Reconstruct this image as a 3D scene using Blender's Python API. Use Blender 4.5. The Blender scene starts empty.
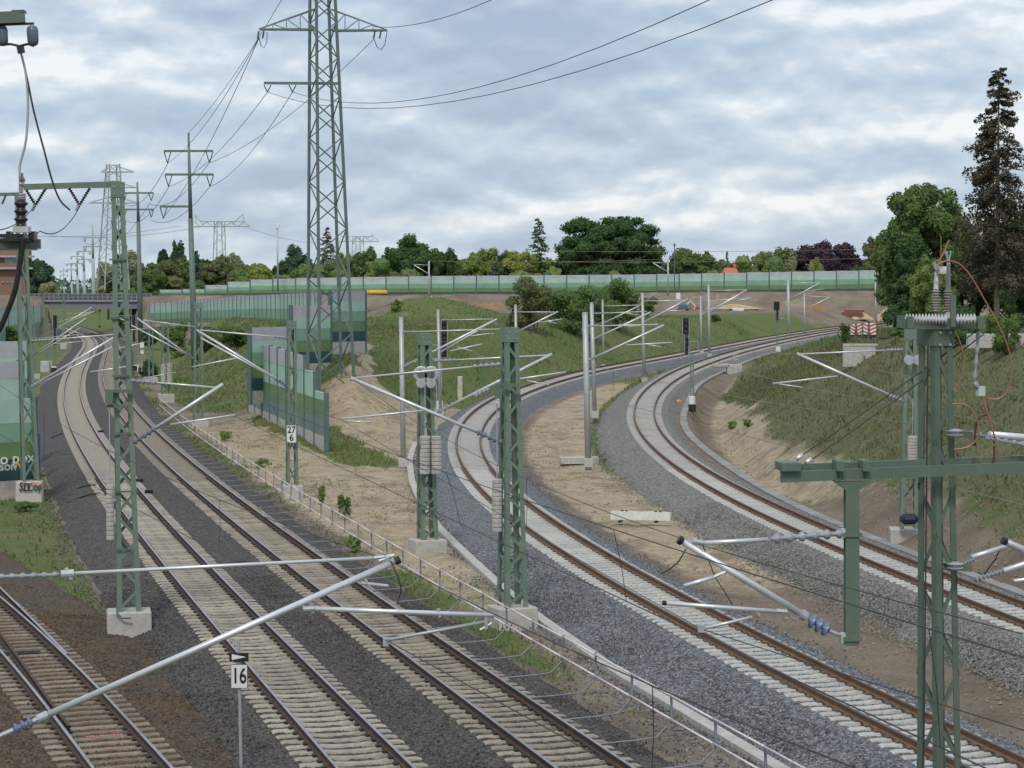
import bpy, math, random
import numpy as np
from mathutils import Vector
random.seed(7); rng = np.random.default_rng(7)
sc = bpy.context.scene
COL = sc.collection

# ------------------------------------------------------------------ camera
FPX, YH, CH = 2175.0, 287.0, 9.9          # focal length in pixels, horizon row, eye height above the sleepers
PIT = math.atan((384 - YH) / FPX); CP, SP = math.cos(PIT), math.sin(PIT)
cam = bpy.data.cameras.new('camera'); co = bpy.data.objects.new('camera', cam); COL.objects.link(co)
co.location = (0, 0, CH); co.rotation_euler = (math.pi / 2 - PIT, 0, 0)
cam.sensor_width = 36; cam.lens = FPX / 1024 * 36; cam.clip_start = .5; cam.clip_end = 12000
sc.camera = co

# ------------------------------------------------------------------ sky, sun, exposure
SUN_EL, SUN_AZ = math.radians(50), math.radians(187)      # behind the camera
w = bpy.data.worlds.new('World'); sc.world = w; w.use_nodes = True
nt = w.node_tree; N = nt.nodes; Lk = nt.links; N.clear()
def nd(t, **k):
    n = N.new(t)
    for a, b in k.items(): setattr(n, a, b)
    return n
def cramp(pts):
    r = nd('ShaderNodeValToRGB'); e = r.color_ramp.elements
    e[0].position, e[0].color = pts[0][0], (*pts[0][1], 1)
    e[1].position, e[1].color = pts[-1][0], (*pts[-1][1], 1)
    for p, c in pts[1:-1]:
        x = e.new(p); x.color = (*c, 1)
    return r
sky = nd('ShaderNodeTexSky', sky_type='NISHITA', sun_disc=False, sun_elevation=SUN_EL, sun_rotation=SUN_AZ)
skys = nd('ShaderNodeVectorMath', operation='SCALE'); skys.inputs['Scale'].default_value = .11
Lk.new(sky.outputs[0], skys.inputs[0])
tc = nd('ShaderNodeTexCoord')
def wnoise(scale, mapping, detail, rough, loc=(0, 0, 0), dist=0.0):
    m = nd('ShaderNodeMapping'); m.inputs['Scale'].default_value = mapping; m.inputs['Location'].default_value = loc
    Lk.new(tc.outputs['Generated'], m.inputs[0])
    n = nd('ShaderNodeTexNoise'); n.inputs['Scale'].default_value = scale; n.inputs['Detail'].default_value = detail
    n.inputs['Roughness'].default_value = rough; n.inputs['Distortion'].default_value = dist
    Lk.new(m.outputs[0], n.inputs[0]); return n
def wmath(op, a, b=0.0, c=None):
    m = nd('ShaderNodeMath', operation=op)
    for i, v in enumerate((a, b) if c is None else (a, b, c)):
        if isinstance(v, (int, float)): m.inputs[i].default_value = v
        else: Lk.new(v, m.inputs[i])
    return m.outputs[0]
def cloudfield(dz):                             # density of the cloud deck, sampled a little higher by dz to shade the undersides
    n1 = wnoise(1.0, (3.9, 3.9, 12), 10, .46, (3.7, 1.2, 4.4 + dz * 12), .1)
    n2 = wnoise(1.0, (17, 17, 34), 9, .5, (8.3, 2.2, 1.7 + dz * 34), .1)
    return wmath('ADD', wmath('MULTIPLY', n1.outputs[0], .74), wmath('MULTIPLY', n2.outputs[0], .26))
c0_, c1_ = cloudfield(0.0), cloudfield(.0065)
n3 = wnoise(1.0, (3.0, 3.0, 8), 3, .5, (1.3, 7.7, 2.6))
mix = wmath('ADD', wmath('ADD', wmath('MULTIPLY', c0_, .62), wmath('MULTIPLY', n3.outputs[0], .38)), wmath('MULTIPLY', wmath('SUBTRACT', c0_, c1_), 2.2))
rc = cramp([(.35, (.36, .45, .585)), (.44, (.43, .525, .655)), (.505, (.52, .61, .715)), (.56, (.64, .70, .775)), (.62, (.84, .865, .89))])
Lk.new(mix, rc.inputs[0])
cm = nd('ShaderNodeMix', data_type='RGBA'); cm.inputs[0].default_value = .88
Lk.new(skys.outputs[0], cm.inputs[6]); Lk.new(rc.outputs[0], cm.inputs[7])
bg = nd('ShaderNodeBackground'); bg.inputs[1].default_value = .92
ow = nd('ShaderNodeOutputWorld'); Lk.new(cm.outputs[2], bg.inputs[0]); Lk.new(bg.outputs[0], ow.inputs[0])
sl = bpy.data.lights.new('sun', 'SUN'); sl.energy = 1.5; sl.angle = math.radians(10); sl.color = (1, .93, .82)
so = bpy.data.objects.new('sun', sl); COL.objects.link(so)
sd = Vector((math.sin(SUN_AZ) * math.cos(SUN_EL), math.cos(SUN_AZ) * math.cos(SUN_EL), math.sin(SUN_EL)))
so.rotation_euler = sd.to_track_quat('Z', 'Y').to_euler(); so.location = sd * 300
sc.view_settings.view_transform = 'Standard'; sc.view_settings.look = 'None'
sc.view_settings.exposure = 0.26; sc.view_settings.gamma = 1.0

# ------------------------------------------------------------------ pixels to places
def ray(px, py):
    x = (px - 512) / FPX; y = -(py - 384) / FPX
    return x, CP + y * SP, -SP + y * CP
def P(px, py, D):
    x, dy, dz = ray(px, py); t = D / dy
    return Vector((x * t, D, CH + dz * t))
def G(px, py, z=0.0):
    x, dy, dz = ray(px, py); t = (z - CH) / dz
    return Vector((x * t, dy * t, z))

# ------------------------------------------------------------------ materials
MATS = {}
def mat(name, c, rough=.8, metal=0.0, c2=None, scale=3.0, detail=6, lo=.35, hi=.65, bump=0.0, bscale=40.0, rnd=0.0, c3=None, scale3=.5, lo3=.55, hi3=.7, wave=0.0, spec=None):
    if name in MATS: return MATS[name]
    m = bpy.data.materials.new(name); m.use_nodes = True; MATS[name] = m
    t = m.node_tree; n = t.nodes; l = t.links
    b = n['Principled BSDF']; b.inputs['Roughness'].default_value = rough; b.inputs['Metallic'].default_value = metal
    if spec is not None: b.inputs['Specular IOR Level'].default_value = spec
    cur = None
    tcn = n.new('ShaderNodeTexCoord')
    def noise(s, d=6):
        x = n.new('ShaderNodeTexNoise'); x.inputs['Scale'].default_value = s; x.inputs['Detail'].default_value = d; x.inputs['Roughness'].default_value = .6
        l.new(tcn.outputs['Object'], x.inputs[0]); return x.outputs[0]
    def mixc(f, a, bb):
        mx = n.new('ShaderNodeMix'); mx.data_type = 'RGBA'
        l.new(f, mx.inputs[0])
        for i, v in ((6, a), (7, bb)):
            if isinstance(v, tuple): mx.inputs[i].default_value = (*v, 1)
            else: l.new(v, mx.inputs[i])
        return mx.outputs[2]
    def step(v, a, bb):
        mr = n.new('ShaderNodeMapRange'); mr.inputs[1].default_value = a; mr.inputs[2].default_value = bb; l.new(v, mr.inputs[0]); return mr.outputs[0]
    if c2 is None: c2 = tuple(x * .72 for x in c)
    cur = mixc(step(noise(scale, detail), lo, hi), c, c2)
    if c3 is not None: cur = mixc(step(noise(scale3, 5), lo3, hi3), cur, c3)
    if rnd:
        oi = n.new('ShaderNodeObjectInfo'); mr = n.new('ShaderNodeMapRange'); mr.inputs[3].default_value = 1 - rnd; mr.inputs[4].default_value = 1 + rnd
        l.new(oi.outputs['Random'], mr.inputs[0])
        vm = n.new('ShaderNodeVectorMath'); vm.operation = 'SCALE'; l.new(cur, vm.inputs[0]); l.new(mr.outputs[0], vm.inputs['Scale']); cur = vm.outputs[0]
    l.new(cur, b.inputs['Base Color'])
    if bump:
        bp = n.new('ShaderNodeBump'); bp.inputs['Strength'].default_value = bump; bp.inputs['Distance'].default_value = .05
        l.new(noise(bscale, 4), bp.inputs['Height']); l.new(bp.outputs[0], b.inputs['Normal'])
    if wave:
        wv = n.new('ShaderNodeTexWave'); wv.bands_direction = 'Z'; wv.inputs['Scale'].default_value = wave
        l.new(tcn.outputs['Object'], wv.inputs[0])
        bp = n.new('ShaderNodeBump'); bp.inputs['Strength'].default_value = .35; bp.inputs['Distance'].default_value = .03
        l.new(wv.outputs[0], bp.inputs['Height']); l.new(bp.outputs[0], b.inputs['Normal'])
    return m

def ballast_mat(name, cols, dirt=(.12, .075, .045), dlo=.56, dhi=.72, sc_=17.0):
    m = bpy.data.materials.new(name); m.use_nodes = True; MATS[name] = m
    t = m.node_tree; n = t.nodes; l = t.links; b = n['Principled BSDF']; b.inputs['Roughness'].default_value = .85
    b.inputs['Specular IOR Level'].default_value = .25
    tcn = n.new('ShaderNodeTexCoord')
    vo = n.new('ShaderNodeTexVoronoi'); vo.inputs['Scale'].default_value = sc_; l.new(tcn.outputs['Object'], vo.inputs['Vector'])
    sp = n.new('ShaderNodeSeparateColor'); l.new(vo.outputs['Color'], sp.inputs[0])
    r = n.new('ShaderNodeValToRGB'); e = r.color_ramp.elements; r.color_ramp.interpolation = 'LINEAR'
    e[0].position, e[0].color = 0, (*cols[0], 1); e[1].position, e[1].color = 1, (*cols[-1], 1)
    for i, c in enumerate(cols[1:-1]):
        x = e.new((i + 1) / (len(cols) - 1)); x.color = (*c, 1)
    l.new(sp.outputs[0], r.inputs[0])
    no = n.new('ShaderNodeTexNoise'); no.inputs['Scale'].default_value = .55; no.inputs['Detail'].default_value = 8; no.inputs['Roughness'].default_value = .7
    l.new(tcn.outputs['Object'], no.inputs[0])
    mr = n.new('ShaderNodeMapRange'); mr.inputs[1].default_value = dlo; mr.inputs[2].default_value = dhi; mr.inputs[4].default_value = .85; l.new(no.outputs[0], mr.inputs[0])
    mx = n.new('ShaderNodeMix'); mx.data_type = 'RGBA'; l.new(mr.outputs[0], mx.inputs[0]); l.new(r.outputs[0], mx.inputs[6])
    dm = n.new('ShaderNodeMix'); dm.data_type = 'RGBA'; l.new(sp.outputs[1], dm.inputs[0]); dm.inputs[6].default_value = (*dirt, 1); dm.inputs[7].default_value = (*[x * 1.9 for x in dirt], 1)
    l.new(dm.outputs[2], mx.inputs[7]); l.new(mx.outputs[2], b.inputs['Base Color'])
    bp = n.new('ShaderNodeBump'); bp.inputs['Strength'].default_value = 1.0; bp.inputs['Distance'].default_value = .035; bp.invert = True
    l.new(vo.outputs['Distance'], bp.inputs['Height']); l.new(bp.outputs[0], b.inputs['Normal'])
    return m
M_BALL = ballast_mat('ballast_dark', [(.032, .03, .029), (.062, .059, .057), (.10, .094, .088), (.16, .145, .128)], dirt=(.085, .062, .045), dlo=.58, dhi=.8)
M_BALLN = ballast_mat('ballast_blue', [(.06, .063, .07), (.11, .115, .128), (.175, .182, .197), (.32, .325, .34)], dirt=(.2, .155, .11), dlo=.62, dhi=.85)
M_BALLG = ballast_mat('ballast_grey', [(.09, .088, .08), (.155, .152, .14), (.225, .22, .205), (.36, .35, .325)], dirt=(.2, .15, .10), dlo=.57, dhi=.8)
M_BALLR = ballast_mat('ballast_rusty', [(.045, .035, .029), (.075, .058, .045), (.11, .085, .065), (.16, .13, .10)], dirt=(.09, .058, .034), dlo=.45, dhi=.68)
M_CONC = mat('concrete', (.52, .50, .46), .85, c2=(.40, .385, .35), scale=4, bump=.25, bscale=30, c3=(.3, .28, .25), scale3=1.2, lo3=.6, hi3=.8)
M_SLEEP = mat('sleeper_concrete_old', (.42, .385, .32), .9, c2=(.31, .28, .235), scale=6, bump=.3, bscale=50, rnd=.2, c3=(.27, .22, .17), scale3=2.2, lo3=.55, hi3=.75)
M_SLEEPB = mat('sleeper_concrete_brownish', (.37, .325, .265), .9, c2=(.27, .235, .19), scale=6, bump=.3, bscale=50, rnd=.2, c3=(.22, .175, .13), scale3=2.2, lo3=.52, hi3=.72)
M_SLEEPN = mat('sleeper_concrete_new', (.53, .52, .49), .9, c2=(.40, .395, .375), scale=6, c3=(.33, .29, .24), scale3=.35, lo3=.55, hi3=.75, bump=.3, bscale=50, rnd=.1)
M_SLEEPT = mat('sleeper_timber_grey', (.30, .26, .21), .9, c2=(.2, .16, .125), scale=5, bump=.5, bscale=40, rnd=.25, c3=(.16, .075, .035), scale3=.9, lo3=.48, hi3=.7)
M_CLIP = mat('rail_clip', (.035, .03, .028), .6)
M_CLIPN = mat('rail_clip_grey', (.24, .2, .16), .5, .4)
M_RUST = mat('rail_rust_dark', (.085, .05, .036), .85, c2=(.06, .038, .03), scale=5, c3=(.13, .075, .045), scale3=1.1)
M_RUSTN = mat('rail_rust_fresh', (.21, .112, .06), .85, c2=(.15, .082, .048), scale=6, c3=(.11, .07, .05), scale3=.7)
M_HEAD = mat('rail_head_polished', (.46, .45, .47), .36, .85, c2=(.33, .32, .34), scale=2)
M_HEADN = mat('rail_head_dull', (.17, .135, .11), .5, .5, c2=(.12, .10, .085), scale=3)
M_GREEN = mat('mast_paint_green', (.165, .232, .172), .55, c2=(.135, .19, .143), scale=1.5, c3=(.235, .275, .215), scale3=3, lo3=.55, hi3=.75)
M_GREEND = mat('mast_paint_deep_green', (.118, .162, .118), .55, c2=(.10, .138, .10), scale=2, c3=(.16, .2, .155), scale3=4, lo3=.58, hi3=.8)
M_GALV = mat('galvanised_steel', (.48, .50, .52), .5, .35, c2=(.40, .42, .44), scale=3)
M_ALU = mat('aluminium_tube', (.76, .77, .78), .38, .45, c2=(.66, .67, .69), scale=2)
M_INSG = mat('insulator_grey', (.34, .37, .41), .4)
M_INSB = mat('insulator_blue', (.15, .22, .40), .35); M_INSS = mat('insulator_slate', (.17, .20, .27), .4)
M_INSW = mat('insulator_white', (.62, .64, .66), .3)
M_INSD = mat('insulator_brown_black', (.035, .028, .03), .25)
M_INSR = mat('insulator_pinkish', (.36, .29, .28), .35)
M_BLACK = mat('black_rubber', (.015, .015, .017), .5)
M_WIRE = mat('wire_dark', (.06, .055, .05), .6, .3)
M_WIREL = mat('wire_bronze', (.3, .26, .2), .5, .4)
M_COPPER = mat('copper_cable', (.50, .235, .145), .45, .5, c2=(.36, .16, .1), scale=6)
M_WHITE = mat('white_paint', (.78, .78, .76), .5, c2=(.7, .7, .68))
M_RED = mat('red_paint', (.55, .05, .05), .5)
M_PINKW = mat('barrier_tube_faded', (.72, .68, .67), .5, c2=(.64, .50, .50), scale=14, lo=.48, hi=.56)
M_YELL = mat('yellow_paint', (.75, .45, .06), .5)
M_BG = {'grey': mat('panel_grey', (.50, .51, .545), .7, scale=.7, lo=.42, hi=.85, wave=14, rnd=.04), 'mint': mat('panel_mint', (.42, .62, .51), .7, scale=.7, lo=.42, hi=.85, wave=14, rnd=.05),
        'green': mat('panel_green', (.235, .42, .29), .7, scale=.7, lo=.42, hi=.85, wave=14, rnd=.05), 'olive': mat('panel_olive', (.16, .26, .105), .7, scale=.7, lo=.42, hi=.85, wave=14, rnd=.05),
        'deep': mat('panel_deep_teal', (.025, .08, .09), .7, scale=.7, lo=.42, hi=.85, wave=14, rnd=.05), 'slate': mat('panel_slate', (.165, .245, .225), .7, scale=.7, lo=.42, hi=.85, wave=14, rnd=.05)}
M_POST = mat('barrier_post', (.11, .17, .18), .6)
M_BRICK = mat('red_brick', (.29, .165, .125), .9, c2=(.23, .13, .1), scale=8)
M_GLASS = mat('window_glass', (.25, .28, .32), .1)
M_ROOF = mat('roof_tile', (.55, .19, .09), .85, c2=(.42, .14, .07), scale=3)
M_ASPH = mat('asphalt', (.17, .175, .19), .9, c2=(.13, .135, .15), scale=1.5, bump=.2)
M_STEELG = mat('bridge_steel', (.20, .20, .235), .7, c2=(.17, .17, .2), scale=.6)
M_STEELD = mat('bridge_rail', (.27, .28, .32), .6)
M_BARK = mat('bark', (.10, .075, .055), .95, c2=(.065, .05, .04), scale=3, bump=.5, bscale=12)
M_BARKL = mat('bark_grey', (.24, .2, .16), .95, c2=(.17, .14, .115), scale=3, bump=.5, bscale=12)

def leaf_mat(name, c, c2, trans=.25):
    m = bpy.data.materials.new(name); m.use_nodes = True; MATS[name] = m
    t = m.node_tree; n = t.nodes; l = t.links; b = n['Principled BSDF']; b.inputs['Roughness'].default_value = .6
    b.inputs['Specular IOR Level'].default_value = .25
    tcn = n.new('ShaderNodeTexCoord'); no = n.new('ShaderNodeTexNoise'); no.inputs['Scale'].default_value = .45; no.inputs['Detail'].default_value = 5
    l.new(tcn.outputs['Object'], no.inputs[0])
    mr = n.new('ShaderNodeMapRange'); mr.inputs[1].default_value = .35; mr.inputs[2].default_value = .65; l.new(no.outputs[0], mr.inputs[0])
    mx = n.new('ShaderNodeMix'); mx.data_type = 'RGBA'; l.new(mr.outputs[0], mx.inputs[0]); mx.inputs[6].default_value = (*c, 1); mx.inputs[7].default_value = (*c2, 1)
    l.new(mx.outputs[2], b.inputs['Base Color'])
    tr = n.new('ShaderNodeBsdfTranslucent'); l.new(mx.outputs[2], tr.inputs[0])
    ms = n.new('ShaderNodeMixShader'); ms.inputs[0].default_value = trans; l.new(b.outputs[0], ms.inputs[1]); l.new(tr.outputs[0], ms.inputs[2])
    l.new(ms.outputs[0], n['Material Output'].inputs[0]); return m
LEAF = {'dark': leaf_mat('leaf_dark', (.058, .112, .038), (.10, .165, .055), .3), 'mid': leaf_mat('leaf_mid', (.11, .185, .055), (.175, .25, .08), .35),
        'light': leaf_mat('leaf_light', (.19, .28, .075), (.27, .34, .11), .4), 'yellow': leaf_mat('leaf_yellow', (.28, .35, .085), (.36, .39, .12), .4),
        'pale': leaf_mat('leaf_pale', (.28, .32, .15), (.44, .44, .27), .4), 'olive': leaf_mat('leaf_olive', (.135, .17, .065), (.20, .22, .095), .3),
        'purple': leaf_mat('leaf_purple', (.055, .035, .05), (.09, .055, .07)), 'fir': leaf_mat('leaf_fir', (.07, .10, .05), (.10, .13, .065), .15),
        'brown': leaf_mat('leaf_brown_fir', (.075, .074, .048), (.125, .105, .07), .2), 'bluegreen': leaf_mat('leaf_bluegreen', (.065, .12, .07), (.10, .16, .085)),
        'grass': leaf_mat('grass_blade', (.115, .14, .055), (.165, .165, .08), .4), 'grassd': leaf_mat('grass_blade_deep', (.085, .112, .05), (.13, .13, .068), .4),
        'grassb': leaf_mat('grass_blade_bright', (.15, .195, .055), (.19, .18, .075), .4), 'poppy': leaf_mat('poppy_petal', (.5, .07, .03), (.42, .10, .05)),
        'grassc': leaf_mat('grass_blade_fresh', (.125, .185, .06), (.18, .20, .08), .4), 'dry': leaf_mat('dry_stalk', (.28, .22, .14), (.22, .18, .115), .45)}

# ------------------------------------------------------------------ mesh helpers
def link(name, me, parent=None):
    o = bpy.data.objects.new(name, me); COL.objects.link(o)
    if parent is not None: o.parent = parent
    return o
def origin(o):
    v = Vector((0, 0, 0))
    while o is not None: v += Vector(o.location); o = o.parent
    return v
class MB:
    def __init__(s): s.v = []; s.f = []; s.m = []
    def add(s, vs, fs, mi=0):
        k = len(s.v); s.v += [tuple(x) for x in vs]
        s.f += [tuple(k + i for i in f) for f in fs]; s.m += [mi] * len(fs)
        return s
    def box(s, c, sz, mi=0, yaw=0.0):
        cx, cy, cz = c; a, b, h = sz[0] / 2, sz[1] / 2, sz[2] / 2; ca, sa = math.cos(yaw), math.sin(yaw)
        vs = [(cx + x * ca - y * sa, cy + x * sa + y * ca, cz + z) for z in (-h, h) for x, y in ((-a, -b), (a, -b), (a, b), (-a, b))]
        return s.add(vs, [(3, 2, 1, 0), (4, 5, 6, 7), (0, 1, 5, 4), (1, 2, 6, 5), (2, 3, 7, 6), (3, 0, 4, 7)], mi)
    def bevbox(s, c, sz, bv, mi=0, yaw=0.0, taper=1.0):
        cx, cy, cz = c; ca, sa = math.cos(yaw), math.sin(yaw); vs = []; h = sz[2] / 2
        for z, k, tp in ((-h, 0, 1), (h - bv, 0, taper), (h, bv, taper)):
            a, b = sz[0] / 2 * tp - k, sz[1] / 2 * tp - k; q = bv
            for x, y in ((-a + q, -b), (a - q, -b), (a, -b + q), (a, b - q), (a - q, b), (-a + q, b), (-a, b - q), (-a, -b + q)):
                vs.append((cx + x * ca - y * sa, cy + x * sa + y * ca, cz + z))
        fs = [tuple(range(7, -1, -1)), tuple(range(16, 24))]
        for r in (0, 8):
            for i in range(8): j = (i + 1) % 8; fs.append((r + i, r + j, r + 8 + j, r + 8 + i))
        return s.add(vs, fs, mi)
    def prof(s, pr, p0, p1, hint=(0, 0, 1), mi=0, k1=1.0):
        p0, p1 = Vector(p0), Vector(p1); d = (p1 - p0).normalized(); h = Vector(hint)
        if abs(d.dot(h.normalized())) > .98: h = Vector((1, 0, 0)) if abs(d.x) < .9 else Vector((0, 1, 0))
        x = d.cross(h).normalized(); y = x.cross(d)
        n = len(pr); vs = [p0 + x * a + y * b for a, b in pr] + [p1 + x * a * k1 + y * b * k1 for a, b in pr]
        fs = [tuple(range(n)), tuple(range(2 * n - 1, n - 1, -1))] + [(i, n + i, n + (i + 1) % n, (i + 1) % n) for i in range(n)]
        return s.add(vs, fs, mi)
    def bar(s, p0, p1, w_, h, hint=(0, 0, 1), mi=0):
        a, b = w_ / 2, h / 2
        return s.prof([(-a, -b), (a, -b), (a, b), (-a, b)], p0, p1, hint, mi)
    def tube(s, p0, p1, r, n=8, r1=None, mi=0):
        pr = [(r * math.cos(2 * math.pi * i / n), r * math.sin(2 * math.pi * i / n)) for i in range(n)]
        return s.prof(pr, p0, p1, mi=mi, k1=1.0 if r1 is None else r1 / r)
    def path(s, pts, r, n=5, mi=0):
        pts = [Vector(p) for p in pts]; vs = []; m = len(pts)
        for i, p in enumerate(pts):
            d = (pts[min(i + 1, m - 1)] - pts[max(i - 1, 0)]).normalized()
            h = Vector((0, 0, 1)) if abs(d.z) < .95 else Vector((0, 1, 0))
            x = d.cross(h).normalized(); y = x.cross(d)
            vs += [p + x * r * math.cos(2 * math.pi * k / n) + y * r * math.sin(2 * math.pi * k / n) for k in range(n)]
        fs = [(i * n + k, (i + 1) * n + k, (i + 1) * n + (k + 1) % n, i * n + (k + 1) % n) for i in range(m - 1) for k in range(n)]
        return s.add(vs, fs, mi)
    def lathe(s, p0, p1, pr, n=10, mi=0):
        p0, p1 = Vector(p0), Vector(p1); d = (p1 - p0); h = Vector((0, 0, 1)) if abs(d.normalized().z) < .95 else Vector((0, 1, 0))
        x = d.cross(h).normalized(); y = d.cross(x).normalized(); vs = []
        for t, r in pr:
            vs += [p0 + d * t + x * r * math.cos(2 * math.pi * k / n) + y * r * math.sin(2 * math.pi * k / n) for k in range(n)]
        m = len(pr)
        fs = [(i * n + k, i * n + (k + 1) % n, (i + 1) * n + (k + 1) % n, (i + 1) * n + k) for i in range(m - 1) for k in range(n)]
        fs += [tuple(range(n - 1, -1, -1)), tuple((m - 1) * n + k for k in range(n))]
        return s.add(vs, fs, mi)
    def insul(s, p0, p1, r, nd_, mi=0, core=.45, n=10):
        pr = [(0, r * core)]
        for i in range(nd_):
            a = (i + .5) / nd_; q = .22 / nd_
            pr += [(a - q * 1.6, r * core), (a - q * .4, r), (a + q * .4, r * .96), (a + q * 1.2, r * core)]
        pr.append((1, r * core)); return s.lathe(p0, p1, pr, n, mi)
    def build(s, name, mats, parent=None, smooth=False):
        o0 = origin(parent) if parent is not None else Vector((0, 0, 0))
        me = bpy.data.meshes.new(name)
        me.from_pydata([(x - o0.x, y - o0.y, z - o0.z) for x, y, z in s.v], [], s.f)
        if not isinstance(mats, (list, tuple)): mats = [mats]
        for m_ in mats: me.materials.append(m_)
        if len(mats) > 1: me.polygons.foreach_set('material_index', s.m)
        if smooth: me.polygons.foreach_set('use_smooth', [True] * len(s.f))
        me.validate(); me.update()
        return link(name, me, parent)
def tag(o, label, cat=None, group=None, kind=None):
    if label: o['label'] = label
    if cat: o['category'] = cat
    if group: o['group'] = group
    if kind: o['kind'] = kind
    return o
def thing(name, label, cat, loc, group=None):
    o = bpy.data.objects.new(name, None); COL.objects.link(o); o.location = loc; o.empty_display_size = .3
    return tag(o, label, cat, group)
def nparr_mesh(name, verts, quads, mats, parent=None, mi=None, smooth=False):
    me = bpy.data.meshes.new(name); nv, nf = len(verts), len(quads)
    me.vertices.add(nv); me.vertices.foreach_set('co', np.asarray(verts, np.float32).ravel())
    me.loops.add(nf * 4); me.loops.foreach_set('vertex_index', np.asarray(quads, np.int32).ravel())
    me.polygons.add(nf); me.polygons.foreach_set('loop_start', np.arange(0, nf * 4, 4, dtype=np.int32))
    for m_ in (mats if isinstance(mats, (list, tuple)) else [mats]): me.materials.append(m_)
    if mi is not None: me.polygons.foreach_set('material_index', np.asarray(mi, np.int32))
    me.polygons.foreach_set('use_smooth', np.full(nf, smooth))
    me.update(calc_edges=True); me.validate()
    return link(name, me, parent)
def text_obj(name, s, size, loc, rot, m, parent, bold=.0, sx=1.0):
    cu = bpy.data.curves.new(name, 'FONT'); cu.body = s; cu.size = size; cu.align_x = 'CENTER'; cu.align_y = 'CENTER'; cu.offset = bold; cu.extrude = .002; cu.space_line = .85
    t = bpy.data.objects.new(name, cu); COL.objects.link(t)
    me = bpy.data.meshes.new_from_object(t.evaluated_get(bpy.context.evaluated_depsgraph_get()))
    bpy.data.objects.remove(t); me.materials.clear(); me.materials.append(m)
    o = link(name, me, parent); o.location = Vector(loc) - origin(parent); o.rotation_euler = rot; o.scale = (sx, 1, 1); return o
def sm(x): x = np.clip(x, 0, 1); return x * x * (3 - 2 * x)
# ------------------------------------------------------------------ railway alignment
def zramp(D):                                   # the two right-hand tracks climb about 1 % after the junction
    t = np.clip(np.asarray(D, float) - 115, 0, None); return np.where(t < 40, .0115 * t * t / 80, .0115 * (t - 20))
class Track:
    def __init__(s, ctl, ramp=False, cant=0.0, dmax=430.0):
        c = np.array(ctl, float); D = np.arange(c[0, 0], c[-1, 0] + .01, .5)
        m = np.gradient(c[:, 1], c[:, 0]); i = np.clip(np.searchsorted(c[:, 0], D, 'right') - 1, 0, len(c) - 2)
        h = c[i + 1, 0] - c[i, 0]; t = (D - c[i, 0]) / h
        X = (2*t**3-3*t**2+1)*c[i, 1] + (t**3-2*t**2+t)*h*m[i] + (-2*t**3+3*t**2)*c[i+1, 1] + (t**3-t**2)*h*m[i+1]
        k = np.ones(9) / 9; Xp = np.concatenate([X[0] + (X[1]-X[0])*np.arange(-4, 0), X, X[-1] + (X[-1]-X[-2])*np.arange(1, 5)]); X = np.convolve(Xp, k, 'valid')
        Z = zramp(D) if ramp else np.zeros_like(D)
        s.p = np.stack([X, D, Z], 1); dl = np.linalg.norm(np.diff(s.p, axis=0), axis=1); s.S = np.concatenate([[0], np.cumsum(dl)])
        s.cant0 = cant; s.ramp = ramp
        tn = np.gradient(s.p[:, :2], axis=0); tn /= np.linalg.norm(tn, axis=1)[:, None]; s.tn = tn
    def at(s, S):
        S = np.asarray(S, float); f = lambda a: np.interp(S, s.S, a)
        p = np.stack([f(s.p[:, 0]), f(s.p[:, 1]), f(s.p[:, 2])], -1)
        t = np.stack([f(s.tn[:, 0]), f(s.tn[:, 1])], -1); t /= np.linalg.norm(t, axis=-1, keepdims=True)
        n = np.stack([t[..., 1], -t[..., 0]], -1)
        return p, t, n, s.cant0 * sm((p[..., 1] - 90) / 50)
    def sD(s, D): return float(np.interp(D, s.p[:, 1], s.S))
    def c(s, D, u=0.0, z=0.0):
        p, t, n, ca = s.at(s.sD(D)); return Vector((p[0] + n[0]*u, p[1] + n[1]*u, p[2] + z))
    def signed(s, XY):
        q = s.p[::4]; tt = s.tn[::4]; out = np.empty(len(XY)); zz = np.empty(len(XY))
        for a in range(0, len(XY), 8000):
            b = XY[a:a+8000]; d = ((b[:, None, :] - q[None, :, :2])**2).sum(2); i = d.argmin(1)
            w_ = b - q[i, :2]; out[a:a+8000] = w_[:, 0]*tt[i, 1] - w_[:, 1]*tt[i, 0]; zz[a:a+8000] = q[i, 2]
        return out, zz
C1 = [(-10, 11.8), (18, 4.2), (30, .95), (44, -2.86), (55, -5.84), (70, -9.85), (85, -13.78), (100, -17.62), (120, -22.58), (140, -27.36), (160, -31.94), (180, -36.32), (200, -40.51), (225, -45.49), (250, -50.23), (275, -54.78), (300, -59.21), (325, -63.6), (350, -68.05), (375, -72.69), (400, -77.66), (430, -84.24), (480, -96.5), (560, -117), (900, -205)]
C2 = [(-10, 16.4), (18, 8.7), (30, 5.4), (44, 1.57), (55, -1.45), (70, -5.51), (85, -9.48), (100, -13.36), (120, -18.38), (140, -23.2), (160, -27.83), (180, -32.26), (200, -36.49), (225, -41.52), (250, -46.31), (275, -50.9), (300, -55.37), (325, -59.8), (350, -64.28), (375, -68.95), (400, -73.92), (430, -80.5), (480, -92.7), (560, -113), (900, -201)]
C3 = [(-10, 23.0), (18, 16.2), (30, 13.3), (44, 9.95), (55, 7.44), (70, 4.4), (85, 1.84), (100, -.2), (120, -2.04), (140, -2.78), (160, -2.32), (180, -.59), (200, 2.48), (225, 8.0), (250, 15.4), (275, 23.0), (300, 30.6), (325, 38.3), (350, 46.6), (375, 55.8), (400, 66.2), (420, 76.4), (440, 90), (455, 106)]
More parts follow.
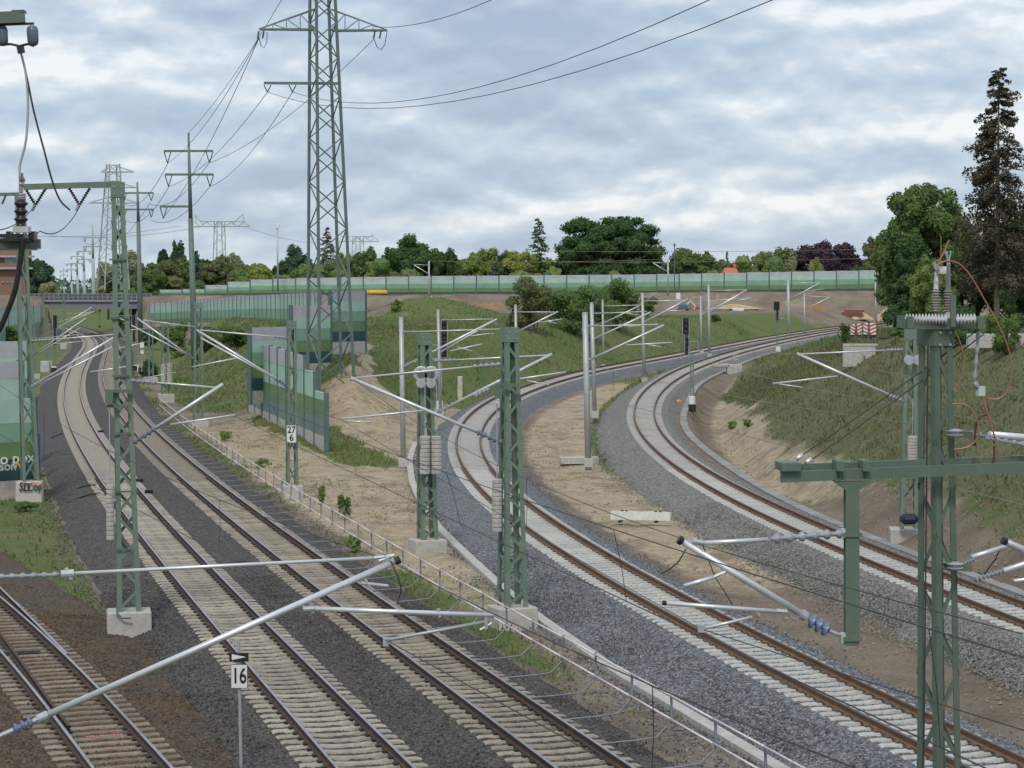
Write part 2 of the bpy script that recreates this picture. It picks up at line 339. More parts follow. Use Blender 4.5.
C4 = [(-10, 30.0), (18, 24.4), (30, 22.0), (44, 19.18), (55, 17.1), (70, 14.58), (85, 12.48), (100, 10.86), (120, 9.53), (140, 9.16), (160, 9.76), (180, 11.28), (200, 13.67), (225, 17.73), (250, 22.83), (275, 28.81), (300, 35.56), (325, 43.01), (350, 51.24), (375, 60.42), (400, 70.89), (420, 81.2), (438, 95), (450, 110)]
C0 = [(-10, 11.4), (18, 1.4), (28, -2.2), (44.8, -8.1), (55.5, -12.0), (66, -16.1), (80, -22.0), (100, -31), (150, -54)]
T1, T2 = Track(C1), Track(C2); T3, T4 = Track(C3, True, .13), Track(C4, True, .13); T0 = Track(C0)

# ------------------------------------------------------------------ terrain
def emb_y(X): return 455 + .02 * X
def emb_z(X): return np.interp(X, [-400, -130, -70, 0, 90, 300], [8.2, 8.2, 8.1, 8.4, 9.2, 9.4])
ZTOP_D = [0, 60, 134, 200, 260, 330, 400, 600]; ZTOP_Z = [6.6, 6.8, 6.5, 5.6, 4.9, 4.6, 5.0, 5.2]
def terrain(X, Y):
    XY = np.stack([X, Y], 1)
    s1, _ = T1.signed(XY); s2, _ = T2.signed(XY); s3, z3 = T3.signed(XY); s4, z4 = T4.signed(XY)
    z = np.full(len(X), -.52)
    z = np.where(s1 < 0, -.52 + .9 * sm((-s1 - 9) / 40) * sm((Y - 120) / 80), z)
    mid = (s2 > 0) & (s3 < 0); fr = np.clip(s2 / np.maximum(s2 - s3, .01), 0, 1)
    zb = -.52 + (z3) * fr ** 2
    h = np.minimum(sm((s2 - 8) / 12), sm((-s3 - 3.2) / 10)) * sm((Y - 146) / 22)
    zm = zb + (5.2 - zb) * h + .35 * np.exp(-((X + 11) / 5)**2 - ((Y - 150) / 7)**2)
    z = np.where(mid, zm, z)
    bet = (s3 >= 0) & (s4 <= 0); fr2 = np.clip(s3 / np.maximum(s3 - s4, .01), 0, 1)
    dip = .22 * np.sin(np.pi * fr2)
    z = np.where(bet, -.52 + z3 * (1 - fr2) + z4 * fr2 - dip, z)
    rt = s4 > 0; dd = 1.25 * sm((Y - 95) / 30) * (1 - sm((Y - 190) / 50)); zt = np.interp(Y, ZTOP_D, ZTOP_Z)
    s0 = 3.4 + 2.6 * sm((Y - 90) / 30) * (1 - sm((Y - 200) / 50)); top = 15 + 3 * sm((Y - 60) / 60)
    zf = -.52 + z4 - dd * sm((s4 - 3.1) / 1.8)
    zr_ = zf + (np.maximum(zt, z4 + 1.2) - zf) * np.clip((s4 - s0) / (top - s0), 0, 1) ** .92
    z = np.where(rt, zr_, z)
    # mound of spoil behind the curve
    z = z + 3.0 * np.exp(-((X + 13.5) / 7.5)**2 - ((Y - 318) / 11)**2) + 1.2 * np.exp(-((X + 7) / 6)**2 - ((Y - 326) / 9)**2)
    # high embankment that crosses the picture; the bridge leaves a gap for the two left tracks
    dy = np.abs(Y - emb_y(X)); ze = emb_z(X) - np.clip((dy - 7.5) / 1.9, 0, None)
    gap = (s1 > -7.5) & (s2 < 7.5)
    z = np.where(~gap, np.maximum(z, ze), z)
    return z, (s1, s2, s3, s4, h, mid, bet, rt, gap, ze)
def axis(parts):
    o = []
    for a, b, st in parts: o += list(np.arange(a, b - 1e-6, st))
    o.append(parts[-1][1]); return np.array(o)
gx = axis([(-4000, -600, 400), (-600, -140, 20), (-140, -50, 2), (-50, -16, .8), (-16, 26, .45), (26, 46, .8), (46, 130, 2), (130, 600, 20), (600, 4000, 400)])
gy = axis([(-300, 16, 20), (16, 36, 1.2), (36, 110, .5), (110, 200, .8), (200, 480, 1.8), (480, 700, 20), (700, 6700, 500)])
XX, YY = np.meshgrid(gx, gy); Xf, Yf = XX.ravel(), YY.ravel()
Zf, (s1, s2, s3, s4, hh, mid, bet, rt, gap, ze) = terrain(Xf, Yf)
def vn(x, y, sc_, seed=0):                      # cheap value noise for uneven ground
    x = x / sc_ + seed * 17.3; y = y / sc_ + seed * 9.1; xi = np.floor(x); yi = np.floor(y); fx = sm(x - xi); fy = sm(y - yi)
    r = lambda a, b: np.modf(np.abs(np.sin(a * 127.1 + b * 311.7 + seed) * 43758.5453))[0]
    return (r(xi, yi)*(1-fx)+r(xi+1, yi)*fx)*(1-fy) + (r(xi, yi+1)*(1-fx)+r(xi+1, yi+1)*fx)*fy
rut = lambda s_, u: np.exp(-((s_ - u) / .22)**2)
wav = 1.1 * np.sin(Yf * .045) + .5 * np.sin(Yf * .13)
Zf = Zf - np.where(mid & (Yf < 158), .13 * (rut(s2, 6.3 + wav) + rut(s2, 8.1 + wav)) + .09 * (rut(s2, 9.6 - wav * .7) + rut(s2, 11.3 - wav * .7)), 0) - np.where(bet & (Yf < 190), .1 * (rut(s3, 4.3 + wav * .4) + rut(s3, 5.8 + wav * .4)), 0)
near_tr = np.minimum.reduce([np.abs(s1), np.abs(s2), np.abs(s3), np.abs(s4)])
rough = sm((near_tr - 3.2) / 2)
Zf = Zf + rough * (.26 * (vn(Xf, Yf, 4.5, 1) - .5) + .14 * (vn(Xf, Yf, 1.3, 2) - .5) + .08 * (vn(Xf, Yf, .6, 3) - .5))
def zat(x, y): return float(terrain(np.array([x], float), np.array([y], float))[0][0])
def hit(px, py, d0=40, d1=620):               # first ground point seen through a pixel
    D = np.arange(d0, d1, .5); x, dy, dz = ray(px, py); zt = terrain(x / dy * D, D)[0]; zz = CH + dz / dy * D; i = np.argmax(zz < zt)
    return Vector((float(x / dy * D[i]), float(D[i]), float(zt[i])))
nz = vn(Xf, Yf, 6, 5) * .6 + vn(Xf, Yf, 2.0, 6) * .4
grass = np.zeros(len(Xf)); sand = np.zeros(len(Xf)); gravel = np.zeros(len(Xf))
grass = np.where(s1 < -2.6, sm((-s1 - 2.9) / .8) * np.where(Yf < 78, sm((Yf - 62) / 8) * sm((nz - .25) / .3), 1), grass)
gravel = np.where((s1 < 0) & (Yf < 70), 1 - sm((Yf - 58 + 4 * (s1 + 6)) / 6), 0)
sand = np.where(mid, np.where(Yf < 185, sm((s2 - 3.2) / 1.0) * (1 - sm((Yf - 150 - .6*s2) / 25) * .9) * (.35 + .65 * sm((Yf - 62) / 22)), 0), sand)
grass = np.where(mid, np.maximum(np.maximum(sm((hh - .03) / .12) * np.where((Xf > -15.5) & (s3 < -2), sm((Yf - 163 - 14 * (nz - .5) - .9 * (Xf + 12)) / 7), 1), sm((Yf - 172) / 14) * sm((s2 - 4) / 3)), sm((s2 - 2.6) / .5) * (1 - sm((s2 - 3.6) / .9)) * sm((Yf - 50) / 14) * sm((nz - .3) / .25)), grass)
boff = (Xf + 11.3) * .967 + (Yf - 132) * .257
grass = np.where(mid & (Yf > 126) & (Yf < 168), np.maximum(grass, sm((boff - .1) / .4) * (1 - sm((boff - 2.2 - 2 * nz) / 1.2))), grass)
path = mid & (np.abs(Xf + .062 * Yf + 1.0 + 1.6 * (vn(Xf, Yf, 7, 31) - .5)) < .2 + 1.1 * nz) & (Yf > 148) & (Yf < 186)
grass = np.where(path, grass * .15, grass); sand = np.where(path, 1, sand)
sand = np.where(bet, sm((s3 - 3.2) / .9) * sm((-s4 - 2.6) / .6) * sm((Yf - 64) / 26) * (.6 + .5 * nz), sand)
grass = np.where(bet, sm((Yf - 118) / 10) * sm((s4 + 4.4) / .7) * (1 - sm((s4 + 3.0) / .5)) * .9 + sm((Yf - 205) / 20) * sm((-s4 - 3) / .6) * sm((s3 - 3) / .6) * .7, grass)
sand = np.where(rt, sm((s4 - 4.6) / 1.2) * (1 - sm((s4 - 5.6 - 3.2 * sm((Yf - 95) / 30) - 3*(nz-.5)) / 2.0)) * sm((Yf - 85) / 40) * (1 - sm((Yf - 215) / 30)) * .95, sand)
grass = np.where(rt, sm((s4 - 4.9 - 2.6 * sm((Yf - 95) / 30) * (1 - sm((Yf - 170) / 40)) - 2.5 * (nz - .5)) / 1.8) + (sm((Yf - 235) / 25) * sm((s4 - 3) / 1.5)), grass)
soil = (Yf > 352 + np.clip(Xf - 5, 0, 90) * .62) & (Yf < 452) & (s2 > 12) & (Xf < 130)
grass = np.where(soil, grass * (1 - sm((Yf - 350 - np.clip(Xf - 5, 0, 90) * .62 - 30 * (nz - .5)) / 18) * .93), grass)
sand = np.where(soil, .35 * sm((nz - .5) / .2), sand)
emb = ze > Zf - .3
grass = np.where(emb & (Yf < 470) & (Yf > 430), .12 * sm((nz - .45) / .2), grass)
grass = np.where((Yf > 470) | (Yf < 30) & (near_tr > 6), 1, grass)
moundb = np.exp(-((Xf + 19.5) / 2.6)**2 - ((Yf - 312) / 6)**2) + np.exp(-((Xf + 15) / 2.0)**2 - ((Yf - 305) / 3)**2) * .6; grass = grass * (1 - .8 * sm((moundb - .3) / .4))
ny, nx = XX.shape; ii = (np.arange(ny - 1)[:, None] * nx + np.arange(nx - 1)[None, :]).ravel()
quads = np.stack([ii, ii + 1, ii + nx + 1, ii + nx], 1)
def ground_mat():
    m = bpy.data.materials.new('ground_mixed'); m.use_nodes = True; t = m.node_tree; n = t.nodes; l = t.links
    b = n['Principled BSDF']; b.inputs['Roughness'].default_value = .95; b.inputs['Specular IOR Level'].default_value = .12
    tcn = n.new('ShaderNodeTexCoord')
    def noise(s, d=7, r=.6):
        x = n.new('ShaderNodeTexNoise'); x.inputs['Scale'].default_value = s; x.inputs['Detail'].default_value = d; x.inputs['Roughness'].default_value = r
        l.new(tcn.outputs['Object'], x.inputs[0]); return x.outputs[0]
    def rampc(v, pts):
        r = n.new('ShaderNodeValToRGB'); e = r.color_ramp.elements; e[0].position, e[0].color = pts[0][0], (*pts[0][1], 1); e[1].position, e[1].color = pts[-1][0], (*pts[-1][1], 1)
        for p, c in pts[1:-1]: q = e.new(p); q.color = (*c, 1)
        l.new(v, r.inputs[0]); return r.outputs[0]
    def mixc(f, a, bb):
        mx = n.new('ShaderNodeMix'); mx.data_type = 'RGBA'; l.new(f, mx.inputs[0]); l.new(a, mx.inputs[6]); l.new(bb, mx.inputs[7]); return mx.outputs[2]
    def mth(op, a, bb):
        x = n.new('ShaderNodeMath'); x.operation = op
        for i, v in enumerate((a, bb)):
            if isinstance(v, (int, float)): x.inputs[i].default_value = v
            else: l.new(v, x.inputs[i])
        return x.outputs[0]
    at = n.new('ShaderNodeAttribute'); at.attribute_name = 'zone'; sp = n.new('ShaderNodeSeparateColor'); l.new(at.outputs['Color'], sp.inputs[0])
    nf, nm, nb = noise(9, 8, .7), noise(1.6, 8, .65), noise(.25, 6)
    def edge(v, wd=.35): # crisp, ragged zone border
        x = n.new('ShaderNodeMapRange'); x.inputs[1].default_value = .5 - wd / 2; x.inputs[2].default_value = .5 + wd / 2
        l.new(mth('ADD', v, mth('MULTIPLY', mth('SUBTRACT', mth('ADD', mth('MULTIPLY', nm, .6), mth('MULTIPLY', nf, .4)), .5), 1.5)), x.inputs[0]); return x.outputs[0]
    soilc = rampc(mth('ADD', mth('MULTIPLY', nf, .5), mth('MULTIPLY', nb, .5)), [(.34, (.125, .099, .075)), (.46, (.19, .153, .118)), (.56, (.255, .21, .165)), (.66, (.33, .28, .225))])
    sandc = rampc(mth('ADD', mth('MULTIPLY', nf, .45), mth('MULTIPLY', nm, .55)), [(.33, (.25, .203, .138)), (.45, (.37, .30, .203)), (.55, (.465, .387, .27)), (.66, (.57, .49, .365))])
    grc = rampc(mth('ADD', mth('MULTIPLY', nm, .5), mth('MULTIPLY', nb, .5)), [(.35, (.095, .122, .052)), (.46, (.122, .145, .066)), (.54, (.152, .16, .08)), (.65, (.20, .178, .105))])
    frc = rampc(mth('ADD', mth('MULTIPLY', nm, .5), mth('MULTIPLY', nb, .5)), [(.35, (.085, .135, .04)), (.46, (.115, .165, .052)), (.54, (.145, .165, .066)), (.65, (.185, .165, .085))]); grc = mixc(at.outputs['Alpha'], grc, frc)
    vo = n.new('ShaderNodeTexVoronoi'); vo.inputs['Scale'].default_value = 16; l.new(tcn.outputs['Object'], vo.inputs['Vector'])
    s2_ = n.new('ShaderNodeSeparateColor'); l.new(vo.outputs['Color'], s2_.inputs[0])
    gvc = rampc(s2_.outputs[0], [(0, (.055, .052, .052)), (.5, (.11, .1, .095)), (.8, (.15, .125, .105)), (1, (.2, .18, .16))])
    gvb = rampc(s2_.outputs[1], [(0, (.08, .055, .035)), (.6, (.15, .10, .06)), (1, (.22, .16, .11))])
    gv = mixc(rampc(nm, [(.5, (0, 0, 0)), (.66, (1, 1, 1))]), gvc, gvb)
    damp = rampc(noise(.42, 7, .68), [(.5, (0, 0, 0)), (.62, (.75, .75, .75))]); sandc = mixc(damp, sandc, soilc)
    c = mixc(edge(sp.outputs[1], .5), soilc, sandc); c = mixc(edge(sp.outputs[2]), c, gv); c = mixc(edge(sp.outputs[0]), c, grc)
    l.new(c, b.inputs['Base Color'])
    bp = n.new('ShaderNodeBump'); bp.inputs['Strength'].default_value = .7; bp.inputs['Distance'].default_value = .12
    l.new(mth('ADD', nf, mth('MULTIPLY', nm, 1.5)), bp.inputs['Height']); l.new(bp.outputs[0], b.inputs['Normal'])
    return m
ground = nparr_mesh('ground', np.stack([Xf, Yf, Zf], 1), quads, ground_mat(), smooth=True)
ca = ground.data.color_attributes.new('zone', 'FLOAT_COLOR', 'POINT')
ca.data.foreach_set('color', np.stack([np.clip(grass, 0, 1), np.clip(sand, 0, 1), np.clip(gravel, 0, 1), np.where(mid | bet, 1.0, np.where(s1 < 0, .6, 0.0))], 1).astype(np.float32).ravel())
tag(ground, 'sandy and grassy ground around the railway junction', kind='structure')

# ------------------------------------------------------------------ ballast beds
def bed(name, tr, prof, segs, m, label, wl=None):
    pu, pz = np.array([a for a, b in prof], float), np.array([b for a, b in prof], float)
    V, Q, k = [], [], 0
    for d0, d1, st in segs:
        S = np.arange(tr.sD(d0), tr.sD(d1) + st * .5, st); U = np.linspace(pu[0], pu[-1], max(4, int((pu[-1] - pu[0]) / max(st, .09) + 1)) if st < .4 else 26)
        p, t, n, cn = tr.at(S); zz = np.interp(U, pu, pz)[None, :] + p[:, 2:3] + np.clip(.75 - U, 0, 1.6)[None, :] / 1.5 * cn[:, None]
        j = .02 if st < .3 else .012
        kl = np.ones(len(S)) if wl is None else np.interp(p[:, 1], wl[0], wl[1])
        ej = (rng.random((len(S), len(U))) - .5)
        UU = np.where(U[None, :] < -1.75, -1.75 + (U[None, :] + 1.75) * kl[:, None], U[None, :]) + ej * (.05 if st < .3 else .1) + (vn(p[:, 1:2], U[None, :] * 0, 1.7, 21) - .5) * .35 * np.clip((np.abs(U)[None, :] - 2.2), 0, 1)
        x = p[:, 0:1] + n[:, 0:1] * UU; y = p[:, 1:2] + n[:, 1:2] * UU
        zz = zz + (rng.random(zz.shape) - .5) * 2 * j + (vn(x, y, .8, 11) - .5) * .05 * np.clip((np.abs(U)[None, :] - 1.5), 0, 1)
        a, b = zz.shape; V.append(np.stack([x.ravel(), y.ravel(), zz.ravel()], 1))
        ii = (np.arange(a - 1)[:, None] * b + np.arange(b - 1)[None, :]).ravel() + k
        Q.append(np.stack([ii, ii + 1, ii + b + 1, ii + b], 1)); k += a * b
    o = nparr_mesh(name, np.concatenate(V), np.concatenate(Q), m)
    return tag(o, label, kind='structure')
bed('track_bed', T1, [(-3.7, -.75), (-2.3, -.13), (-1.5, -.05), (-1.2, -.055), (-.5, -.08), (.5, -.08), (1.2, -.055), (1.5, -.05), (2.1, -.06), (2.8, -.05), (3.7, -.08), (4.7, -.08), (5.6, -.05), (6.2, -.14), (7.1, -.62)], [(19, 40, .4), (40, 78, .1), (78, 130, .25), (130, 560, 1.2)], M_BALL, 'dark grey ballast under the two left tracks')
bed('track_bed', T3, [(-5.0, -.72), (-4.3, -.5), (-1.75, -.08), (-1.45, -.055), (-.5, -.085), (.5, -.085), (1.45, -.055), (1.75, -.08), (2.9, -.72)], [(19, 40, .4), (40, 85, .1), (85, 150, .25), (150, 452, 1.2)], M_BALLN, 'blue grey ballast under the curved middle track', ([20, 60, 80, 100, 125, 300], [.92, .86, .75, .55, .36, .36]))
bed('track_bed', T4, [(-4.6, -.8), (-3.9, -.5), (-1.75, -.08), (-1.45, -.055), (-.5, -.085), (.5, -.085), (1.45, -.055), (1.75, -.08), (2.5, -.6), (3.0, -.75)], [(19, 50, .4), (50, 90, .1), (90, 160, .25), (160, 446, 1.2)], M_BALLG, 'pale grey ballast under the outer curved track', ([20, 60, 90, 130, 300], [.55, .6, .62, .62, .45]))
bed('track_bed', T0, [(-3.0, -.6), (-2.2, -.12), (-1.6, -.04), (1.6, -.04), (2.1, -.13), (3.4, -.32), (4.2, -.7)], [(19, 40, .4), (40, 72, .1), (72, 150, .5)], M_BALLR, 'rusty brown ballast under the turnout track at the lower left')

def tri_mesh(name, V, F, m, parent=None):
    me = bpy.data.meshes.new(name); me.vertices.add(len(V)); me.vertices.foreach_set('co', np.asarray(V, np.float32).ravel()); nf = len(F)
    me.loops.add(nf * 3); me.loops.foreach_set('vertex_index', np.asarray(F, np.int32).ravel()); me.polygons.add(nf); me.polygons.foreach_set('loop_start', np.arange(0, nf * 3, 3, dtype=np.int32))
    me.materials.append(m); me.polygons.foreach_set('use_smooth', np.zeros(nf, bool)); me.update(calc_edges=True); return link(name, me, parent)
def stones(label, x, y, z, s0, s1, m):
    n = len(x); s = rng.uniform(s0, s1, n); a = rng.uniform(0, 2*math.pi, n); V = np.zeros((n, 5, 3))
    for k in range(4):
        rr = s * rng.uniform(.7, 1.2, n); ang = a + k * math.pi / 2 + rng.uniform(-.35, .35, n)
        V[:, k] = np.stack([x + rr*np.cos(ang), y + rr*np.sin(ang), z - s*.35], 1)
    V[:, 4] = np.stack([x + rng.normal(size=n)*s*.35, y + rng.normal(size=n)*s*.35, z + s*rng.uniform(.45, .95, n)], 1)
    F = (np.arange(n)[:, None, None]*5 + np.array([(0, 1, 4), (1, 2, 4), (2, 3, 4), (3, 0, 4)])[None]).reshape(-1, 3)
    return tag(tri_mesh('ballast_stones', V.reshape(-1, 3), F, m), label, 'stones', kind='stuff')
def bed_stones(label, tr, prof, d0, d1, n, m, wl=None, s0=.022, s1=.05):
    pu, pz = np.array([a for a, b in prof], float), np.array([b for a, b in prof], float); S = rng.uniform(tr.sD(d0), tr.sD(d1), n); U = rng.uniform(pu[0] + .1, pu[-1] - .1, n); p, t, nn, cn = tr.at(S)
    z = np.interp(U, pu, pz) + p[:, 2] + np.clip(.75 - U, 0, 1.6) / 1.5 * cn; k = np.ones(n) if wl is None else np.interp(p[:, 1], wl[0], wl[1]); U = np.where(U < -1.75, -1.75 + (U + 1.75) * k, U)
    return stones(label, p[:, 0] + nn[:, 0]*U, p[:, 1] + nn[:, 1]*U, z + .008, s0, s1, m)
PR12 = [(-3.7, -.75), (-2.3, -.13), (-1.5, -.06), (-1.2, -.07), (-.5, -.1), (.5, -.1), (1.2, -.07), (1.5, -.06), (2.1, -.06), (2.8, -.06), (3.7, -.1), (4.7, -.1), (5.6, -.06), (6.2, -.14), (7.1, -.62)]
bed_stones('loose dark stones on the ballast of the left tracks', T1, PR12, 41, 74, 46000, M_BALL)
PR3 = [(-5.0, -.72), (-4.3, -.5), (-1.75, -.08), (-1.2, -.08), (-.5, -.1), (.5, -.1), (1.2, -.08), (1.75, -.08), (2.9, -.72)]; W3 = ([20, 60, 80, 100, 125, 300], [.92, .86, .75, .55, .36, .36])
bed_stones('loose blue grey stones on the ballast of the middle curved track', T3, PR3, 42, 82, 42000, M_BALLN, W3)
PR4 = [(-4.6, -.8), (-3.9, -.5), (-1.75, -.08), (-1.2, -.08), (-.5, -.1), (.5, -.1), (1.2, -.08), (1.75, -.08), (2.5, -.6), (3.0, -.75)]; W4 = ([20, 60, 90, 130, 300], [.55, .6, .62, .62, .45])
bed_stones('loose pale stones on the ballast of the outer curved track', T4, PR4, 56, 100, 34000, M_BALLG, W4, .025, .06)
bed_stones('loose rusty stones on the ballast of the turnout track', T0, [(-3.0, -.6), (-2.2, -.12), (-1.6, -.04), (1.6, -.04), (2.1, -.13), (3.4, -.32), (4.2, -.7)], 41, 66, 18000, M_BALLR)
def spill(label, tr, u0, spread, side, d0, d1, n, m, wl=None, s0=.03, s1=.06):   # stones rolled off the shoulder onto the sand
    S = rng.uniform(tr.sD(d0), tr.sD(d1), n); p, t, nn, cn = tr.at(S); k = np.ones(n) if wl is None else np.interp(p[:, 1], wl[0], wl[1]); U = side * ((u0 - 1.75)*k + 1.75 + np.abs(rng.normal(size=n))*spread - .25)
    x, y = p[:, 0] + nn[:, 0]*U, p[:, 1] + nn[:, 1]*U; return stones(label, x, y, terrain(x, y)[0] + .03, s0, s1, m)
spill('spilled stones left of the middle curved track', T3, 4.6, .55, -1, 42, 140, 5200, M_BALLN, W3); spill('spilled stones right of the middle curved track', T3, 2.75, .4, 1, 42, 150, 3600, M_BALLN)
spill('spilled stones left of the outer curved track', T4, 4.2, .5, -1, 55, 170, 4600, M_BALLG, W4); spill('spilled stones beside the left tracks', T1, 3.5, .6, -1, 44, 150, 3000, M_BALL, None, .02, .045); spill('spilled stones along the safety railing', T1, 6.9, .5, 1, 44, 150, 2600, M_BALL, None, .02, .04)
xs_ = rng.uniform(-24, 24, 26000); ys_ = rng.uniform(48, 165, 26000); zs_, q_ = terrain(xs_, ys_); ok = ((q_[5] & (q_[1] > 3.2) & (q_[2] < -3.2)) | (q_[6] & (q_[2] > 2.9) & (q_[3] < -3)) | (q_[7] & (q_[3] > 3.6) & (q_[3] < 7))) & (vn(xs_, ys_, 3.2, 51) > .42)
stones('small stones and crumbs of earth strewn over the sandy ground', xs_[ok], ys_[ok], zs_[ok] + .03, .02, .075, mat('earth_crumbs', (.30, .24, .165), .95, c2=(.15, .115, .08), scale=3.5, lo=.42, hi=.58))
# ------------------------------------------------------------------ rails and sleepers
RP = [(-.075, 0), (.075, 0), (.075, .015), (.011, .035), (.011, .13), (.036, .14), (.036, .17), (-.036, .17), (-.036, .14), (-.011, .13), (-.011, .035), (-.075, .015)]
def rail_mesh(tr, u, d0, d1, zoff=.02, du=None):
    S = []; s_, e = tr.sD(d0), tr.sD(d1)
    while s_ < e:
        S.append(s_); D = float(np.interp(s_, tr.S, tr.p[:, 1])); s_ += .8 if D < 120 else (2 if D < 250 else 4)
    S.append(e); S = np.array(S); p, t, n, cn = tr.at(S); mb = MB(); k = len(RP); vs = []
    uu = np.full(len(S), u) + (du(p[:, 1]) if du else 0)
    for i in range(len(S)):
        zc = p[i, 2] + cn[i] * (.75 - uu[i]) / 1.5 + zoff
        for a, b in RP: vs.append((p[i, 0] + n[i, 0]*(uu[i]+a), p[i, 1] + n[i, 1]*(uu[i]+a), zc + b))
    fs, mi = [], []
    for i in range(len(S) - 1):
        for j in range(k):
            fs.append((i*k+j, i*k+(j+1) % k, (i+1)*k+(j+1) % k, (i+1)*k+j)); mi.append(1 if j == 6 else 0)
    mb.v, mb.f, mb.m = vs, fs, mi; return mb
def sleeper_mesh(name, mats, timber=False):
    mb = MB(); xs = [(-1.3, -.03, .105), (-1.22, -.005, .1), (-.95, 0, .098), (-.55, 0, .088), (-.3, -.02, .08), (0, -.03, .078), (.3, -.02, .08), (.55, 0, .088), (.95, 0, .098), (1.22, -.005, .1), (1.3, -.03, .105)]
    if timber: xs = [(-1.3, -.005, .13), (-1.27, 0, .128), (0, -.004, .128), (1.27, 0, .128), (1.3, -.005, .13)]
    vs = []
    for x, zt, hw in xs: vs += [(x, -.15, -.2), (x, -hw, zt - .02), (x, -hw + .02, zt), (x, hw - .02, zt), (x, hw, zt - .02), (x, .15, -.2)]
    fs = [tuple(range(6)), tuple(range(len(vs) - 1, len(vs) - 7, -1))]
    for i in range(len(xs) - 1):
        for j in range(5): fs.append((i*6+j, (i+1)*6+j, (i+1)*6+j+1, i*6+j+1))
    mb.add(vs, fs, 0)
    for x in (-.7535, .7535):
        for q in (-.125, .125): mb.box((x + q, 0, .028), (.085, .15, .05), 1)
    me = bpy.data.meshes.new(name); me.from_pydata(mb.v, [], mb.f)
    for m_ in mats: me.materials.append(m_)
    me.polygons.foreach_set('material_index', mb.m); me.update(); return me
SM_BRN = sleeper_mesh('sleeper', [M_SLEEPB, M_CLIP]); SM_OLD, SM_NEW, SM_TIM = sleeper_mesh('sleeper', [M_SLEEP, M_CLIP]), sleeper_mesh('sleeper', [M_SLEEPN, M_CLIPN]), sleeper_mesh('sleeper', [M_SLEEPT, M_CLIP], True)
def build_track(label, tr, d0, d1, dn, me, rust, head, spacing=.6, group='railway tracks of the junction'):
    p0 = tr.at(tr.sD(d0))[0]; root = thing('railway_track', label, 'railway track', Vector((float(p0[0]), float(p0[1]), 0)), group)
    for u in (-.7535, .7535): rail_mesh(tr, u, d0, d1).build('rail', [rust, head], root)
    o0 = origin(root); S = np.arange(tr.sD(d0) + .3, tr.sD(dn), spacing); p, t, n, cn = tr.at(S)
    for i in range(len(S)):
        o = link('sleeper', me, root); yaw = math.atan2(n[i, 1], n[i, 0]) + random.uniform(-.012, .012)
        o.location = (p[i, 0] - o0.x + random.uniform(-.015, .015), p[i, 1] - o0.y, p[i, 2] + cn[i] / 2 + random.uniform(-.008, .004)); o.rotation_euler = (0, math.atan2(cn[i], 1.5), yaw)
    S = np.arange(tr.sD(dn) + (spacing - (tr.sD(dn) - tr.sD(d0) - .3) % spacing) % spacing, tr.sD(d1), spacing); p, t, n, cn = tr.at(S)
    if len(S):
        base = np.array([(x, y, z) for z in (-.15, 0.0) for x, y in ((-1.3, -.13), (1.3, -.13), (1.3, .13), (-1.3, .13))])
        V = []
        for i in range(len(S)):
            x, y = base[:, 0], base[:, 1]
            V.append(np.stack([p[i, 0] + n[i, 0]*x + t[i, 0]*y, p[i, 1] + n[i, 1]*x + t[i, 1]*y, p[i, 2] + base[:, 2] + cn[i]*(.75 - x)/1.5], 1))
        V = np.concatenate(V) - np.array(o0); q = np.array([(4, 5, 6, 7), (0, 1, 5, 4), (1, 2, 6, 5), (2, 3, 7, 6), (3, 0, 4, 7)])
        Q = (np.arange(len(S))[:, None, None] * 8 + q[None]).reshape(-1, 4)
        o = nparr_mesh('sleepers', V, Q, me.materials[0], root); o['kind'] = 'stuff'
    return root
build_track('left main track with cream concrete sleepers beside the sixteen sign', T1, 24, 560, 112, SM_OLD, M_RUST, M_HEAD)
build_track('main track with cream sleepers running alongside the low safety railing', T2, 24, 560, 112, SM_BRN, M_RUST, M_HEAD)
build_track('curved track with orange rusty rails left of the spare white sleeper', T3, 24, 452, 118, SM_NEW, M_RUSTN, M_HEADN)
build_track('outermost curved rusty track at the foot of the grassy bank', T4, 30, 446, 118, SM_NEW, M_RUSTN, M_HEADN)
tz = build_track('turnout track with stained grey sleepers at the lower left corner', T0, 24, 150, 92, SM_TIM, M_RUST, M_HEAD)
f_ = lambda D: np.clip((D - 57) / 40, 0, 3) ** 1.5 * 1.5
rail_mesh(T0, .7535 + .075, 57, 110, du=f_).build('switch_rail', [M_RUST, M_HEAD], tz)
rail_mesh(T0, -.7535 + .16, 48, 72, du=lambda D: np.clip((D - 50) / 40, 0, 3) ** 1.4 * 1.6).build('switch_rail', [M_RUST, M_RUST], tz)
mbx = MB(); cT = T0.c(58.5, -.1, .05); mbx.box((cT.x - .2, cT.y, .03), (1.3, .26, .08), 0, math.atan2(T0.at(T0.sD(58.5))[2][1], T0.at(T0.sD(58.5))[2][0])); mbx.build('switch_trough', mat('steel_dirty', (.1, .085, .07), .7), tz)
mk = MB(); cT = T0.c(47.6, .1, .006); ang = math.atan2(T0.at(T0.sD(47.6))[2][1], T0.at(T0.sD(47.6))[2][0])
for q in range(11): mk.box((cT.x + (q - 5) * .075 * math.cos(ang), cT.y + (q - 5) * .075 * math.sin(ang), .006), (.05, .05 + .03 * (q % 3), .012), 0, ang + (q % 2) * .6)
mk.build('paint_mark', mat('pink_spray', (.7, .28, .33), .8), tz)
